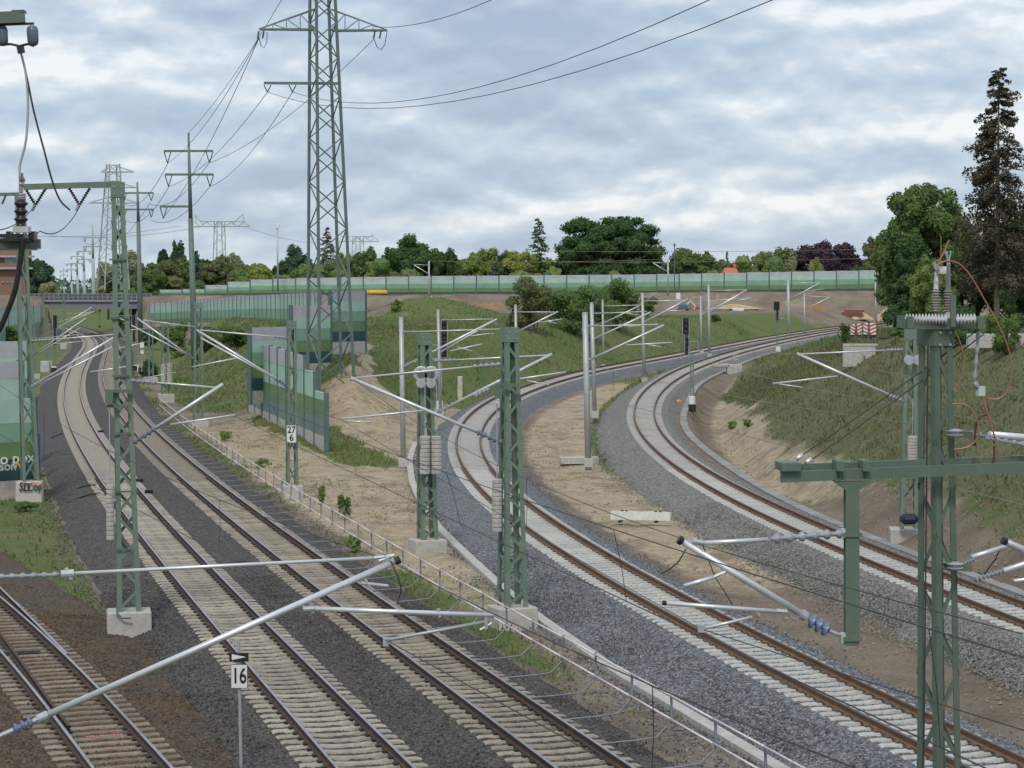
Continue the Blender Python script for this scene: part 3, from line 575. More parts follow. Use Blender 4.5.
# ------------------------------------------------------------------ overhead line masts
def lerp(a, b, t): return a + (b - a) * t
def corners(c, hw, yaw):
    ca, sa = math.cos(yaw), math.sin(yaw)
    return [Vector((c.x + x*hw*ca - y*hw*sa, c.y + x*hw*sa + y*hw*ca, c.z)) for x, y in ((-1, -1), (1, -1), (1, 1), (-1, 1))]
def lattice(root, B, T, wb, wt, yaw, m, pitch=1.15, leg=.11, fine=True, bar=.055, headplate=.45):
    """tapered four-legged lattice mast between base centre B and top centre T"""
    B, T = Vector(B), Vector(T); H = (T - B).length; cb, ct = corners(B, wb/2, yaw), corners(T, wt/2, yaw); lg = leg
    for i in range(4):
        mb = MB(); inx = (cb[(i+1) % 4] - cb[i]).normalized(); iny = (cb[(i-1) % 4] - cb[i]).normalized(); th = lg*.16
        pr = [(0, 0), (lg, 0), (lg, th), (th, th), (th, lg), (0, lg)]
        vs = [cb[i] + inx*a + iny*b for a, b in pr] + [ct[i] + inx*a*.9 + iny*b*.9 for a, b in pr]; n = 6
        mb.add(vs, [tuple(range(n-1, -1, -1)), tuple(range(n, 2*n))] + [(k, (k+1) % n, n+(k+1) % n, n+k) for k in range(n)])
        mb.build('leg', m, root)
    npan = max(3, int((H - headplate) / pitch)); allb = MB()
    for fc in range(4):
        a0, a1, b0, b1 = cb[fc], ct[fc], cb[(fc+1) % 4], ct[(fc+1) % 4]
        for k in range(npan):
            t0 = k / npan * (1 - headplate / H); t1 = (k + 1) / npan * (1 - headplate / H)
            l0, l1, r0, r1 = lerp(a0, a1, t0), lerp(a0, a1, t1), lerp(b0, b1, t0), lerp(b0, b1, t1)
            ins = (lerp(cb[0], cb[2], .5) - lerp(a0, b0, .5)).normalized() * (.012 + .004 * (fc % 2))
            p, q = (l0, r1) if (k + fc) % 2 == 0 else (r0, l1)
            nrm = (b0 - a0).cross(a1 - a0)
            mb = MB() if fine else allb
            mb.bar(p + ins, q + ins, bar, .012, nrm)
            if fine: mb.build('brace', m, root)
    if not fine:
        o = allb.build('lacing', m, root); o['kind'] = 'stuff'
    if headplate > 0:
        mb = MB(); c2 = lerp(T, B, headplate / H / 2); wv = wt + .05
        mb.box((c2.x, c2.y, c2.z + .02), (wv, wv, headplate), 0, yaw)
        hp = mb.build('head_plate', m, root)
        mb = MB()
        for sx in (-1, 1):
            for sz in (-1, 1):
                f = corners(c2, wv/2, yaw); fx = lerp(f[0], f[1], .5 + .25*sx); nrm = (f[0] - f[3]).normalized()
                p = Vector((fx.x, fx.y, c2.z + .1*sz)); mb.tube(p, p + nrm*.03, .022, 6)
        mb.build('bolt', M_GALV, hp)
def foundation(root, c, sx, sy, h, yaw=0.0, m=None):
    MB().bevbox((c.x, c.y, c.z - h/2), (sx, sy, h), .03, 0, yaw, .98).build('foundation', m or M_CONC, root)
def weights(root, top, n, r=.17, h=.11, rod=1.2):
    mb = MB().tube(top + Vector((0, 0, .02)), top + Vector((0, 0, rod)), .018, 5); o = mb.build('weight_rod', M_GALV, root)
    for i in range(n):
        z = top.z - i*h; MB().lathe((top.x, top.y, z - h*.93), (top.x, top.y, z), [(0, r*.93), (.15, r), (.85, r), (1, r*.93)], 10).build('weight', M_CONC, root)
def cantilever(root, D, strut, tie=None, arm=None, steady=None, r=.035, ins=M_INSG, k=0.0, insl=.55, second=None):
    """hinged bracket: strut and tie run from mast (first point) to the apex; arm and steady arm carry the contact wire"""
    x0 = strut[0][0]; f = lambda p: P(p[0], p[1], D + k * (p[0] - x0) * D / FPX)
    q0, q1 = f(strut[0]), f(strut[1]); L = (q1 - q0).length; il = min(insl / L, .3)
    c = MB().tube(lerp(q0, q1, il), q1, r, 8).build('cantilever', M_ALU, root, True)
    MB().insul(q0, lerp(q0, q1, il), r*1.9, 5).build('insulator', ins, c, True)
    if second:
        a, b = f(second[0]), f(second[1]); MB().tube(a, b, r*.8, 6).build('strut_tube', M_ALU, c, True)
    if tie:
        a, b = f(tie[0]), f(tie[1]); il2 = min(insl / (b - a).length, .3)
        MB().tube(lerp(a, b, il2), b, r*.62, 6).build('tie_tube', M_ALU, c, True)
        MB().insul(a, lerp(a, b, il2), r*1.5, 5).build('insulator', M_INSG, c, True)
    if arm:
        a, b = f(arm[0]), f(arm[1]); MB().tube(a, b, r*.65, 6).build('registration_arm', M_ALU, c, True)
    if steady:
        a, b = f(steady[0]), f(steady[1]); MB().tube(a, b, r*.5, 6).build('steady_arm', M_ALU, c, True)
    return c

# mast with the long feeder arm at the left, beside the left main track
def lat_thing(label, bpx, tpx, D, wb, wt, yaw, m=None, fine=True, pitch=1.15, fnd=(1.3, 1.1, .9), group='green lattice masts of the overhead line', leg=.15, bar=.085, zb=None, headplate=.45):
    B = P(bpx[0], bpx[1], D); T = P(tpx[0], tpx[1], D)
    root = thing('lattice_mast', label, 'mast', B, group)
    lattice(root, B, T, wb, wt, yaw, m or M_GREEN, pitch, leg, fine, bar, headplate)
    if fnd: foundation(root, B, *fnd, yaw)
    return root, B, T
YAW = .27
# A ---------------------------------------------------------------
rA, B, T = lat_thing('tall green lattice mast with long arm and hanging insulators beside the left main track', (129, 610), (117.5, 183), 64, .70, .36, .2, pitch=.7)
MB().bar(P(120, 184, 64.2), P(24, 187, 63), .14, .17).build('feeder_arm', M_GREEN, rA)
for xa in (25, 69):
    va, vb, vc = P(xa, 188, 63.4), P(xa + 21, 188, 63.4), P(xa + 10.5, 205, 63.4)
    MB().insul(va, vc, .06, 8).build('insulator', M_INSD, rA); MB().insul(vb, vc, .06, 8).build('insulator', M_INSD, rA)
    MB().tube(vc + Vector((0, 0, .05)), P(xa + 7, 211, 63.4), .05, 6).build('wire_clamp', M_GALV, rA)
mb = MB(); mb.bar(P(106, 391, 63.6), P(133, 391, 63.6), .12, .1); mb.bar(P(107, 406, 63.5), P(128, 406, 63.5), .12, .08); mb.box(P(110, 398, 63.5), (.22, .3, .35)); mb.build('tension_bracket', M_GREEND, rA)
weights(rA, P(110, 485, 63.5), 12, .12, .135, 2.3)
cantilever(rA, 63.8, ((133, 443), (223, 384)), ((131, 380.5), (216, 387.5)), ((170, 424.5), (235, 415)), None, .052, M_INSS, .12, .8)
for z in np.arange(2.2, 12, 1.7): MB().box(lerp(B, T, (z - B.z) / (T.z - B.z)) + Vector((.0, -.42 + .014*z, 0)), (.5, .03, .05), 0, YAW).build('clamp_strap', M_GREEND, rA)
mb = MB(); mb.path([P(117, 607, 63.4), P(117, 614, 63.3), P(122, 618, 63.3), P(131, 618, 63.3)], .03, 5); mb.build('earth_lead', M_GREEND, rA)
# C ---------------------------------------------------------------
rC, B, T = lat_thing('green lattice mast in front of the curved track with brackets to both sides', (512.5, 606), (509.5, 328), 66.5, .74, .41, .38, pitch=.56)
mb = MB(); mb.bar(P(496, 385, 66), P(520, 385, 66), .1, .1); mb.box(P(498, 391, 65.8), (.2, .3, .45)); mb.build('tension_bracket', M_GREEND, rC)
weights(rC, P(497, 479, 66.0), 12, .15, .135, 2.3)
cantilever(rC, 66.3, ((503, 443), (351, 378)), ((501, 364), (354, 378)), ((428, 410), (342, 419)), ((343, 421), (372, 422)), .052, M_INSS, -.12, .9)
# B ---------------------------------------------------------------
rB, B, T = lat_thing('green lattice mast carrying two pulley wheels and concrete tension weights', (427.5, 539), (424.5, 334), 85, .68, .44, .36, pitch=.58)
for sx in (421, 431):
    c0 = P(sx, 374, 84.6); o = MB().lathe(c0 + Vector((0, -.05, 0)), c0 + Vector((0, .05, 0)), [(0, .27), (.25, .31), (.5, .27), (.75, .31), (1, .27)], 18).build('pulley_wheel', M_GALV, rB, False)
    c1 = P(sx, 381, 84.5); MB().lathe(c0 + Vector((0, -.07, 0)), c0 + Vector((0, .07, 0)), [(0, .16), (.5, .17), (1, .16)], 14).build('hub', M_GREEND, o); MB().lathe(c1 + Vector((0, -.1, -.1)), c1 + Vector((0, .0, -.1)), [(0, .17), (.5, .2), (1, .17)], 14).build('small_wheel', M_GALV, o)
for sx in (425, 436.5): weights(rB, P(sx, 436, 84.3), 9, .21, .165, 2.0)
cantilever(rB, 84.8, ((434, 414), (552, 354)), ((434, 361), (550, 355)), ((505, 381), (566, 372)), ((527, 380.5), (549, 385)), .055, M_INSG, .1, .9)
MB().insul(P(474, 396, 84.5), P(489, 389, 84.5), .14, 4).build('insulator', M_INSG, rB)
mb = MB(); mb.bar(P(418, 509, 84.5), P(437, 509, 84.5), .1, .08); mb.build('clamp_strap', M_GREEND, rB)
MB().tube(P(362, 377, 70), P(432, 372, 84.5), .022, 5).build('tension_rod', M_WIREL, rB)
# D ---------------------------------------------------------------
rD, B, T = lat_thing('green lattice mast with white concrete base at the foot of the grassy bank', (908.5, 528), (910.5, 329), 88, .72, .44, -.1, pitch=.85, fnd=(1.55, 1.2, 1.0))
weights(rD, P(912.5, 436, 87.3), 11, .2, .125, 1.5)
cantilever(rD, 88, ((905, 402), (797, 353.5)), ((904, 349.5), (800, 354)), ((838, 376), (773, 383.5)), ((779, 384), (803, 387.5)), .055, M_INSG, -.06, .7)
for sx in (909, 918):
    c0 = P(sx, 360, 87.4); MB().lathe(c0 + Vector((0, -.06, 0)), c0 + Vector((0, .06, 0)), [(0, .2), (.3, .16), (.7, .16), (1, .2)], 12).build('pulley_wheel', M_GALV, rD)
mb = MB(); c0 = P(909, 519, 87); mb.lathe(c0 + Vector((-.35, 0, 0)), c0 + Vector((.35, 0, 0)), [(0, .1), (.2, .22), (.8, .22), (1, .1)], 10); mb.build('cable_bundle', mat('cable_blue', (.014, .022, .05), .6), rD)
# G (graffiti) ------------------------------------------------------
rG, B, T = lat_thing('tall green lattice mast on a concrete block painted with graffiti', (30, 480), (20, 194), 105, .80, .42, .35, fnd=None, pitch=1.3)
foundation(rG, P(29.5, 481, 105), 1.25, .9, 1.15, .1, mat('graffiti_concrete', (.6, .55, .5), .85, c2=(.5, .44, .42), scale=2, c3=(.25, .5, .58), scale3=1.6, lo3=.58, hi3=.66))
text_obj('graffiti', 'SD', .56, P(24.5, 487.5, 104.45), (math.pi/2, .12, .1), M_BLACK, rG, .012, .75); text_obj('graffiti', 'Cop', .56, P(34.5, 487.3, 104.5), (math.pi/2, -.1, .1), M_BLACK, rG, .008, .7)
text_obj('graffiti', 'OCo', .26, P(36.5, 484.5, 104.45), (math.pi/2, .1, .1), mat('graffiti_red', (.6, .12, .12), .7), rG, .006)
MB().bar(P(20, 194, 105), P(-60, 196, 103), .14, .16).build('feeder_arm', M_GREEN, rG)
MB().insul(P(6, 195, 104), P(2, 204, 104), .07, 6).build('insulator', M_INSD, rG)
cantilever(rG, 104.8, ((31, 387), (123, 332)), ((31, 341), (121, 334)), ((90, 372), (131, 366)), None, .055, M_INSG, .1, .8, ((36, 386), (112, 347)))
# the far ones, smaller in the picture
def far_lattice(label, bpx, tpx, D, w0, w1, strut=None, tie=None, arm=None, steady=None, second=None, wts=None, fnd=(1.3, 1.1, .7), k=0.0):
    r, B, T = lat_thing(label, bpx, tpx, D, w0, w1, YAW, fine=False, pitch=1.1, fnd=fnd, leg=.13, bar=.07)
    if strut: cantilever(r, D, strut, tie, arm, steady, .06, M_INSS, k, .8, second)
    if wts:
        for x, y in wts: weights(r, P(x, y, D - .5), 9, .25, .2, 1)
    return r
rK = far_lattice('slim green lattice mast carrying the white 27 over 6 number plate', (292, 485), (291.5, 321), 107, .55, .40, ((289, 387), (197, 330)), ((290, 338), (200, 330)), ((237, 358), (192, 367)), None, ((280, 381), (201, 338)), None, (1.0, .9, .9), -.1)
c0 = P(291.5, 434, 106.5); pl = MB().box(c0, (.46, .03, .84)).build('number_plate', M_WHITE, rK)
text_obj('numerals', '27\n6', .46, c0 + Vector((0, -.02, 0)), (math.pi/2, 0, 0), M_BLACK, pl, .008, .9)
far_lattice('green lattice mast in front of the tubular pylon on the sandy strip', (198.5, 421), (198, 303), 160, .75, .55, ((194, 359), (137, 318)), ((195, 327), (143, 320)), ((176, 372), (140, 379)), None, ((188, 355), (131, 325)), None, (1.4, 1.2, .8), -.08)
far_lattice('green lattice mast with two pale weight columns right of the main tracks', (166, 394), (165, 322), 196, .8, .55, None, None, None, None, None, [(163.5, 364), (169.5, 363)], (1.4, 1.2, .8))
far_lattice('small lattice mast nearest the bridge on the right of the main tracks', (151, 377), (150.5, 313), 236, .6, .45, ((151, 341), (116, 349)), ((150, 328), (120, 331)), None, None, None, None, (1.4, 1.2, .8))
far_lattice('green lattice mast on a pale block left of the main tracks', (33, 374), (32, 316), 248, .6, .45, ((33, 355), (86, 318)), ((33, 339), (84, 334)), ((52, 344), (86, 341)), None, ((33, 356), (80, 328)), None, (1.5, 1.2, .9))
far_lattice('distant lattice mast beside a concrete cabinet left of the main tracks', (46.5, 361), (46, 305), 288, .6, .45, ((47, 335), (92, 307)), ((47, 326), (90, 312)), None, None, None, None, (1.4, 1.2, 1.4))
far_lattice('distant lattice mast close to the left bridge abutment', (64, 344), (63.5, 299), 372, .65, .5, ((64, 324), (95, 311)), ((64, 314), (94, 312)))
far_lattice('distant lattice mast close to the right bridge abutment', (141, 340), (141, 296), 402, .65, .5, ((141, 326), (112, 316)), ((141, 315), (114, 316)))

# E: the near mast on the right with switchgear on its head ------------------------------------------
DE = 36.0; E0 = P(935.5, 330, DE); EB = Vector((P(940, 700, DE).x + .03, DE, -.35))
rE = thing('lattice_mast', 'near green lattice mast with white and pink insulators on its head at the right', 'mast', EB, 'green lattice masts of the overhead line')
lattice(rE, EB, E0, .55, .385, .54, M_GREEND, .72, .13, True, .075, .28)
foundation(rE, EB, 1.4, 1.4, .9, -.3)
mb = MB(); mb.bar(P(904, 324, DE - .4), P(976, 324, DE - .1), .08, .17); mb.bar(P(904, 321, DE + .45), P(976, 321, DE + .6), .08, .17); mb.box(P(905, 322, DE), (.1, 1.0, .2)); mb.box(P(975, 322.5, DE + .2), (.1, .9, .2)); mb.build('platform', M_GREEND, rE)
for sx in (936, 948):
    b0, b1 = P(sx, 312, DE + (sx - 940) * .03), P(sx, 290, DE + (sx - 940) * .03)
    o = MB().insul(b0, b1, .078, 8, 0, .55, 12).build('post_insulator', M_INSR, rE, True)
    MB().tube(P(sx, 320, DE), b0, .035, 8).build('insulator_foot', M_GALV, o)
    t1 = P(sx + .5, 272 if sx == 936 else 263, DE); mb = MB().tube(b1, t1, .045, 8, .03)
    for a in (-3, -1, 3): mb.tube(t1, P(sx + a, t1 and (262 if sx == 936 else 251), DE), .012, 5)
    mb.build('insulator_cap', M_GALV, o)
MB().box(P(942.5, 270, DE), (.11, .1, .12)).build('terminal_box', M_WHITE, rE)
MB().bar(P(953, 327, DE - .3), P(953, 295, DE - .3), .085, .085, (0, 1, 0)).build('gear_post', M_GREEND, rE)
for xa, xb in ((905, 947), (956, 976)):
    n = int((xb - xa) / 3.2)
    MB().insul(P(xa, 319.5, DE - .35), P(xb, 319.5, DE - .35), .095, n, 0, .35, 12).build('horizontal_insulator', M_INSW, rE, True)
mb = MB(); mb.insul(P(978.5, 330, DE), P(974.5, 383, DE), .04, 4, 0, .6); mb.tube(P(974, 382, DE), P(978, 388, DE), .045, 8); mb.build('hanging_insulator', M_INSG, rE, True)
MB().box(P(980.5, 391, DE), (.12, .1, .16), 0, .4).build('clamp_box', M_INSW, rE)
def cab(root, pts, D, r, m, name='copper_cable'):
    pts = [P(x, y, D + (d[0] if d else 0)) for x, y, *d in pts]; q = []
    for i in range(len(pts) - 1):
        p0, p1, p2, p3 = pts[max(i-1, 0)], pts[i], pts[i+1], pts[min(i+2, len(pts)-1)]
        for s_ in range(6):
            t = s_ / 6; q.append(.5*((2*p1) + (p2-p0)*t + (2*p0-5*p1+4*p2-p3)*t*t + (3*p1-p0-3*p2+p3)*t**3))
    q.append(pts[-1]); return MB().path(q, r, 6).build(name, m, root, True)
cab(rE, [(936, 266), (944, 261.5), (953, 261.5), (962, 266), (972, 278), (983, 297), (995, 318), (1006, 342), (1012, 365), (1009, 388), (1000, 398), (989, 399), (985, 397)], DE - .2, .012, M_COPPER)
cab(rE, [(949, 240), (944, 252), (938, 264)], DE - .2, .014, M_COPPER); cab(rE, [(936, 270), (939, 277), (941, 284)], DE - .25, .016, M_COPPER)
cab(rE, [(952, 404), (962, 404), (970, 408), (976, 418), (979, 430), (976, 440), (968, 447), (954, 449.5)], DE - .5, .014, M_COPPER)
cab(rE, [(983, 397), (987, 412), (992, 428), (997, 445), (999, 460)], DE - .4, .016, M_COPPER); cab(rE, [(975, 438), (978, 452), (983, 466), (989, 480)], DE - .4, .014, M_COPPER)
cab(rE, [(987, 414), (980, 417), (976, 425), (975, 438), (974, 446)], DE - .45, .022, mat('cable_dark_red', (.12, .04, .03), .5)); cab(rE, [(994, 446), (994, 458), (990, 470)], DE - .42, .018, mat('cable_dark_red', (.12, .04, .03)))
cab(rE, [(955, 331), (961, 345), (964, 362), (961, 378), (954, 390)], DE - .3, .01, M_COPPER); cab(rE, [(941, 236), (941, 262), (942, 286)], DE + .2, .007, M_COPPER)
mb = MB(); mb.tube(P(924, 700, DE - .2) + Vector((0, 0, -4)), P(928, 345, DE - .2), .014, 5); mb.build('earth_rod', M_WIRE, rE)
for yb, xb in ((434, 973), (567, 972)):
    mb = MB(); mb.bar(P(938, yb - 1, DE), P(xb, yb + 1, DE - .1), .12, .11); br = mb.build('bracket_arm', M_GREEND, rE)
    MB().insul(P(955, yb - 5, DE - .35), P(955, yb + 3, DE - .35), .14, 2, 0, .5, 12).build('hinge', M_GALV, br)
c = MB().tube(P(990, 434.5, DE - .1), P(1075, 442, DE + 1), .062, 10).build('cantilever', M_ALU, rE, True)
MB().insul(P(968, 434, DE - .1), P(992, 437, DE - .1), .055, 3).build('insulator', M_INSG, c); MB().insul(P(985, 438, DE - .2), P(1060, 450, DE - .2), .05, 9).build('insulator', M_INSG, c)
c = MB().tube(P(972, 557, DE), P(1008, 546, DE + .3), .042, 10).build('registration_arm', M_ALU, rE, True); MB().insul(P(958, 566.5, DE - .05), P(974, 559, DE), .05, 6).build('insulator', M_INSG, c)
c = MB().tube(P(1003, 571, DE), P(1070, 549, DE + .6), .048, 10).build('cantilever', M_ALU, rE, True); MB().insul(P(974, 580, DE - .05), P(1005, 570, DE), .055, 8).build('insulator', M_INSG, c)
c = MB().tube(P(1004, 541, DE), P(1060, 566, DE + .5), .06, 10).build('top_tube', M_GALV, rE, True); MB().tube(P(1002.5, 540.3, DE - .02), P(1006, 542, DE), .064, 10).build('end_cap', M_BLACK, c)
MB().tube(P(1014, 581, DE), P(1070, 574, DE + .5), .035, 8).build('registration_arm', M_ALU, rE, True)
cab(rE, [(999, 551), (996, 558), (990, 566), (984, 574), (978, 573)], DE, .012, M_BLACK, 'jumper_cable')
# cross beam with the hanging post
DB = DE - .55
bm = thing('cross_beam', 'green steel cross beam with a hanging post in front of the near right mast', 'beam', P(851, 475, DB))
def db(x): return DB + (x - 935) * .0022
for off, n_ in ((0, 'beam'),):
    mb = MB(); mb.bar(P(781, 477, db(781)), P(1110, 464, db(1110)), .10, .175); mb.build(n_, M_GREEND, bm)
    mb = MB(); mb.bar(P(781, 470, db(781) + .42), P(1110, 457.5, db(1110) + .42), .10, .175); mb.build(n_, M_GREEND, bm)
mb = MB(); mb.box(P(788, 466, db(788) + .1), (.32, .5, .13), 0, .1); mb.build('end_plate', M_GREEND, bm)
for x in (838, 864):
    mb = MB(); mb.box(P(x, 465, db(x) + .1), (.12, .55, .16)); mb.build('bracket_block', M_GREEND, bm)
    mb = MB(); 
    for dx in (-2, 2): mb.bar(P(x + dx, 460, db(x) - .07), P(x + dx, 484, db(x) - .07), .018, .018, (0, 1, 0))
    mb.build('u_bolt', M_GREEND, bm)
ptop, pbot = P(851.5, 483, db(851) + .02), P(851.5, 645, db(851) + .02)
hw = .112; I_ = [(-hw, -hw), (hw, -hw), (hw, -hw+.02), (.012, -hw+.02), (.012, hw-.02), (hw, hw-.02), (hw, hw), (-hw, hw), (-hw, hw-.02), (-.012, hw-.02), (-.012, -hw+.02), (-hw, -hw+.02)]
MB().prof(I_, ptop, pbot, (0, 1, 0)).build('hanging_post', M_GREEND, bm)
MB().prof([(-.3, 0), (.3, 0), (.11, -.14), (-.11, -.14)], ptop + Vector((0, -.11, .03)), ptop + Vector((0, .11, .03)), (0, 0, 1)).build('gusset', M_GREEND, bm)
for yb in (534, 638): MB().box(P(851.5, yb, db(851) + .02), (.3, .28, .07)).build('clamp_band', M_GREEND, bm)
f = lambda x, y: P(x, y, db(851) - (851 - x) * .0022)
MB().box(f(846, 533), (.16, .14, .14)).build('hinge', M_INSW, bm); MB().box(f(845, 637.5), (.14, .14, .15)).build('hinge', M_INSW, bm)
ct = MB().tube(f(805, 616.5), f(680, 540), .057, 12, .052).build('cantilever', M_ALU, bm, True)
MB().tube(f(806, 617), f(801, 613.5), .085, 12).build('collar', M_GALV, ct); MB().insul(f(809, 619.5), f(829, 631), .125, 3, 0, .3, 14).build('insulator', M_INSB, ct, True); MB().tube(f(827, 630), f(845, 637), .032, 8).build('hinge_rod', M_GALV, ct)
MB().tube(f(682, 541.5), f(678.6, 539.2), .072, 12).build('end_cap', M_BLACK, ct)
MB().tube(f(768, 539.5), f(703, 543), .036, 8).build('tie_tube', M_ALU, ct, True); MB().insul(f(771, 539), f(846, 533), .085, 6, 0, .45, 12).build('insulator', M_INSG, ct, True)
mb = MB(); mb.tube(f(703, 543), f(692, 541), .05, 8); mb.tube(f(690, 548), f(697, 538), .028, 6); mb.tube(f(688, 541), f(697, 545), .03, 6); mb.build('clamp', M_GALV, ct)
MB().tube(f(776, 611.5), f(664, 603), .036, 8).build('registration_arm', M_ALU, ct, True); MB().tube(f(666, 603.2), f(662.5, 602.7), .04, 8).build('end_cap', M_BLACK, ct)
mb = MB(); mb.tube(f(776, 611), f(787, 612), .045, 6); mb.tube(f(784, 614), f(788, 606), .03, 6); mb.tube(f(756, 609), f(759, 616), .03, 6); mb.build('clamp', M_GALV, ct)
MB().tube(f(702, 629), f(752, 617), .026, 6).build('steady_arm', M_ALU, ct, True); MB().box(f(701, 628.5), (.1, .08, .12)).build('wire_grip', M_GALV, ct)
MB().tube(f(684, 586), f(714, 577), .034, 8).build('support_arm', M_ALU, ct, True); mb = MB(); mb.tube(f(714, 577), f(727, 571), .03, 6); mb.tube(f(723, 575), f(729, 567), .03, 6); mb.build('clamp', M_GALV, ct)
cab(ct, [(692, 546), (702, 556), (708, 560)], db(851) - .3, .012, M_BLACK, 'jumper_cable'); cab(ct, [(686, 549), (678, 562), (668, 570), (660, 574)], db(851) - .35, .012, M_BLACK, 'jumper_cable')
mb = MB(); mb.path([f(703, 546), f(715, 577), f(733, 605)], .009, 5); mb.build('hanger_wire', M_WIRE, ct)
for (xa, ya) in ((797, 459), (806, 463)):
    a, b = P(xa, ya, db(798) + .15), P(xa + 5, ya - 4, db(800) + .2); MB().tube(a, b, .04, 8).build('turnbuckle', M_ALU, bm, True)

# F: mast just outside the left edge that carries the big bracket over the turnout track
DF = 28.4; FX = P(-52, 300, DF).x
rF = thing('lattice_mast', 'near green lattice mast standing just outside the left edge', 'mast', Vector((FX, DF, -.3)), 'green lattice masts of the overhead line')
lattice(rF, Vector((FX, DF, -.3)), Vector((FX, DF, 14.2)), .9, .45, YAW, M_GREEND, 1.1, .13, False, .06)
foundation(rF, Vector((FX, DF, -.25)), 1.4, 1.3, .9, YAW)
g = lambda x, y: P(x, y, DF + (x + 50) * .0028)
ct = MB().tube(g(45, 716), g(396, 561), .045, 14).build('cantilever', M_ALU, rF, True)
MB().tube(g(48, 714.6), g(38, 719), .064, 12).build('collar', M_GALV, ct); MB().insul(g(33, 721), g(13, 730), .075, 3, 0, .45, 12).build('insulator', M_INSB, ct, True); MB().tube(g(38, 719), g(-48, 757), .034, 8).build('hinge_rod', M_GALV, ct)
MB().tube(g(395, 561.5), g(400, 559.3), .056, 12).build('end_cap', M_BLACK, ct)
MB().tube(g(72, 573.5), g(375, 558), .025, 10).build('tie_tube', M_ALU, ct, True); MB().insul(g(60, 574.5), g(-48, 578.5), .042, 10, 0, .5, 10).build('insulator', M_INSG, ct, True)
mb = MB(); mb.tube(g(61, 574), g(74, 573), .05, 8); mb.tube(g(66, 568), g(71, 579), .025, 6); mb.build('clamp', M_INSW, ct)
mb = MB(); mb.tube(g(374, 558), g(391, 556), .03, 6); mb.tube(g(384, 552), g(389, 569), .03, 6); mb.tube(g(379, 561), g(394, 555), .028, 6); mb.build('clamp', M_GALV, ct)
MB().tube(g(311, 608.5), g(494, 615.5), .034, 10).build('registration_arm', M_ALU, ct, True)
mb = MB(); mb.tube(g(299, 602), g(305, 609), .03, 6); mb.tube(g(303, 609), g(314, 608.5), .045, 8); mb.tube(g(310, 603), g(313, 613), .03, 6); mb.build('clamp', M_GALV, ct)
MB().tube(g(388, 640), g(484, 622), .024, 8).build('steady_arm', M_GALV, ct, True); MB().box(g(386, 642), (.08, .06, .11)).build('wire_grip', M_GALV, ct)
mb = MB(); mb.tube(g(486, 616), g(486, 629), .03, 6); mb.tube(g(480, 630), g(492, 623), .018, 6); mb.tube(g(438, 609), g(440, 617), .03, 6); mb.build('clamp', M_GALV, ct)
mb = MB(); mb.tube(g(361, 583), g(388, 586), .024, 8); mb.tube(g(364, 578), g(370, 588), .026, 6); mb.build('support_arm', M_GALV, ct)
cab(ct, [(391, 562), (397, 575), (401, 590), (397, 604)], DF + 1.1, .008, M_BLACK, 'jumper_cable')
# beam with the dark bushing at the upper left, and the hanging insulators above it
mb = MB(); mb.bar(P(39.5, 244, 29.2), P(-60, 244, 28.4), .1, .13); mb.bar(P(36, 246, 29.9), P(-60, 246, 29.1), .1, .12); mb.build('bushing_beam', M_GREEND, rF)
mb = MB(); mb.box(P(13, 240, 29), (.5, .4, .04)); mb.box(P(14, 236, 29), (.32, .3, .05)); mb.box(P(33, 236, 29), (.08, .2, .12)); mb.box(P(10, 236, 29), (.06, .2, .12)); mb.build('bushing_seat', M_INSD, rF)
bu = MB().insul(P(21, 231, 28.8), P(21, 199.5, 28.8), .094, 4, 0, .62, 14).build('bushing', M_INSD, rF, True)
MB().box(P(22, 229.5, 28.8), (.2, .2, .08)).build('bushing_base', M_INSW, bu); MB().lathe(P(21, 200, 28.8), P(21, 190, 28.8), [(0, .05), (.3, .06), (.4, .02), (.55, .03), (.7, .02), (.8, .03), (1, .03)], 10).build('bushing_cap', mat('cap_grey', (.42, .38, .36), .4), bu)
mb = MB(); mb.tube(P(21, 190, 28.8), P(21, 173, 28.8), .03, 8); mb.tube(P(24, 178, 28.8), P(20, 180, 28.8), .045, 8); mb.tube(P(24, 184, 28.8), P(20, 184, 28.8), .04, 8); mb.build('terminal', M_INSR, bu)
cab(rF, [(23, 240), (20, 262), (15, 290), (6, 315), (-4, 335), (-30, 370)], 28.8, .038, M_BLACK, 'black_cable')
MB().bar(P(25, 17, 28.6), P(-60, 21, 28.4), .15, .15).build('top_beam', M_GREEND, rF)
MB().bar(P(13, 12, 28.6), P(25, 11.5, 28.6), .18, .03).build('beam_cap', M_GREEND, rF)
for sx in (2, 32.5):
    MB().lathe(P(sx - .5, 25.5, 28.6), P(sx + 1, 46, 28.6), [(0, .03), (.08, .065), (.25, .078), (.75, .074), (.92, .062), (1, .03)], 14).build('strain_insulator', mat('insulator_smoky', (.13, .16, .22), .3), rF, True)
mb = MB(); mb.bar(P(-4, 25, 28.6), P(34, 23.5, 28.6), .03, .03); mb.path([P(2, 45, 28.6), P(10, 44, 28.6), P(20, 46, 28.6), P(28, 44, 28.6), P(34, 46, 28.6)], .018, 6); mb.tube(P(20, 46, 28.6), P(21.5, 53, 28.6), .05, 8); mb.build('yoke', M_INSD, rF)
cab(rF, [(21, 53), (27, 78), (34, 112), (44, 150), (52, 180), (60, 200), (70, 210)], 28.7, .013, M_WIRE, 'black_cable')
cab(rF, [(21, 53), (26, 75), (28, 105), (26, 140), (20, 165), (20, 176)], 28.7, .016, M_GALV, 'grey_cable')
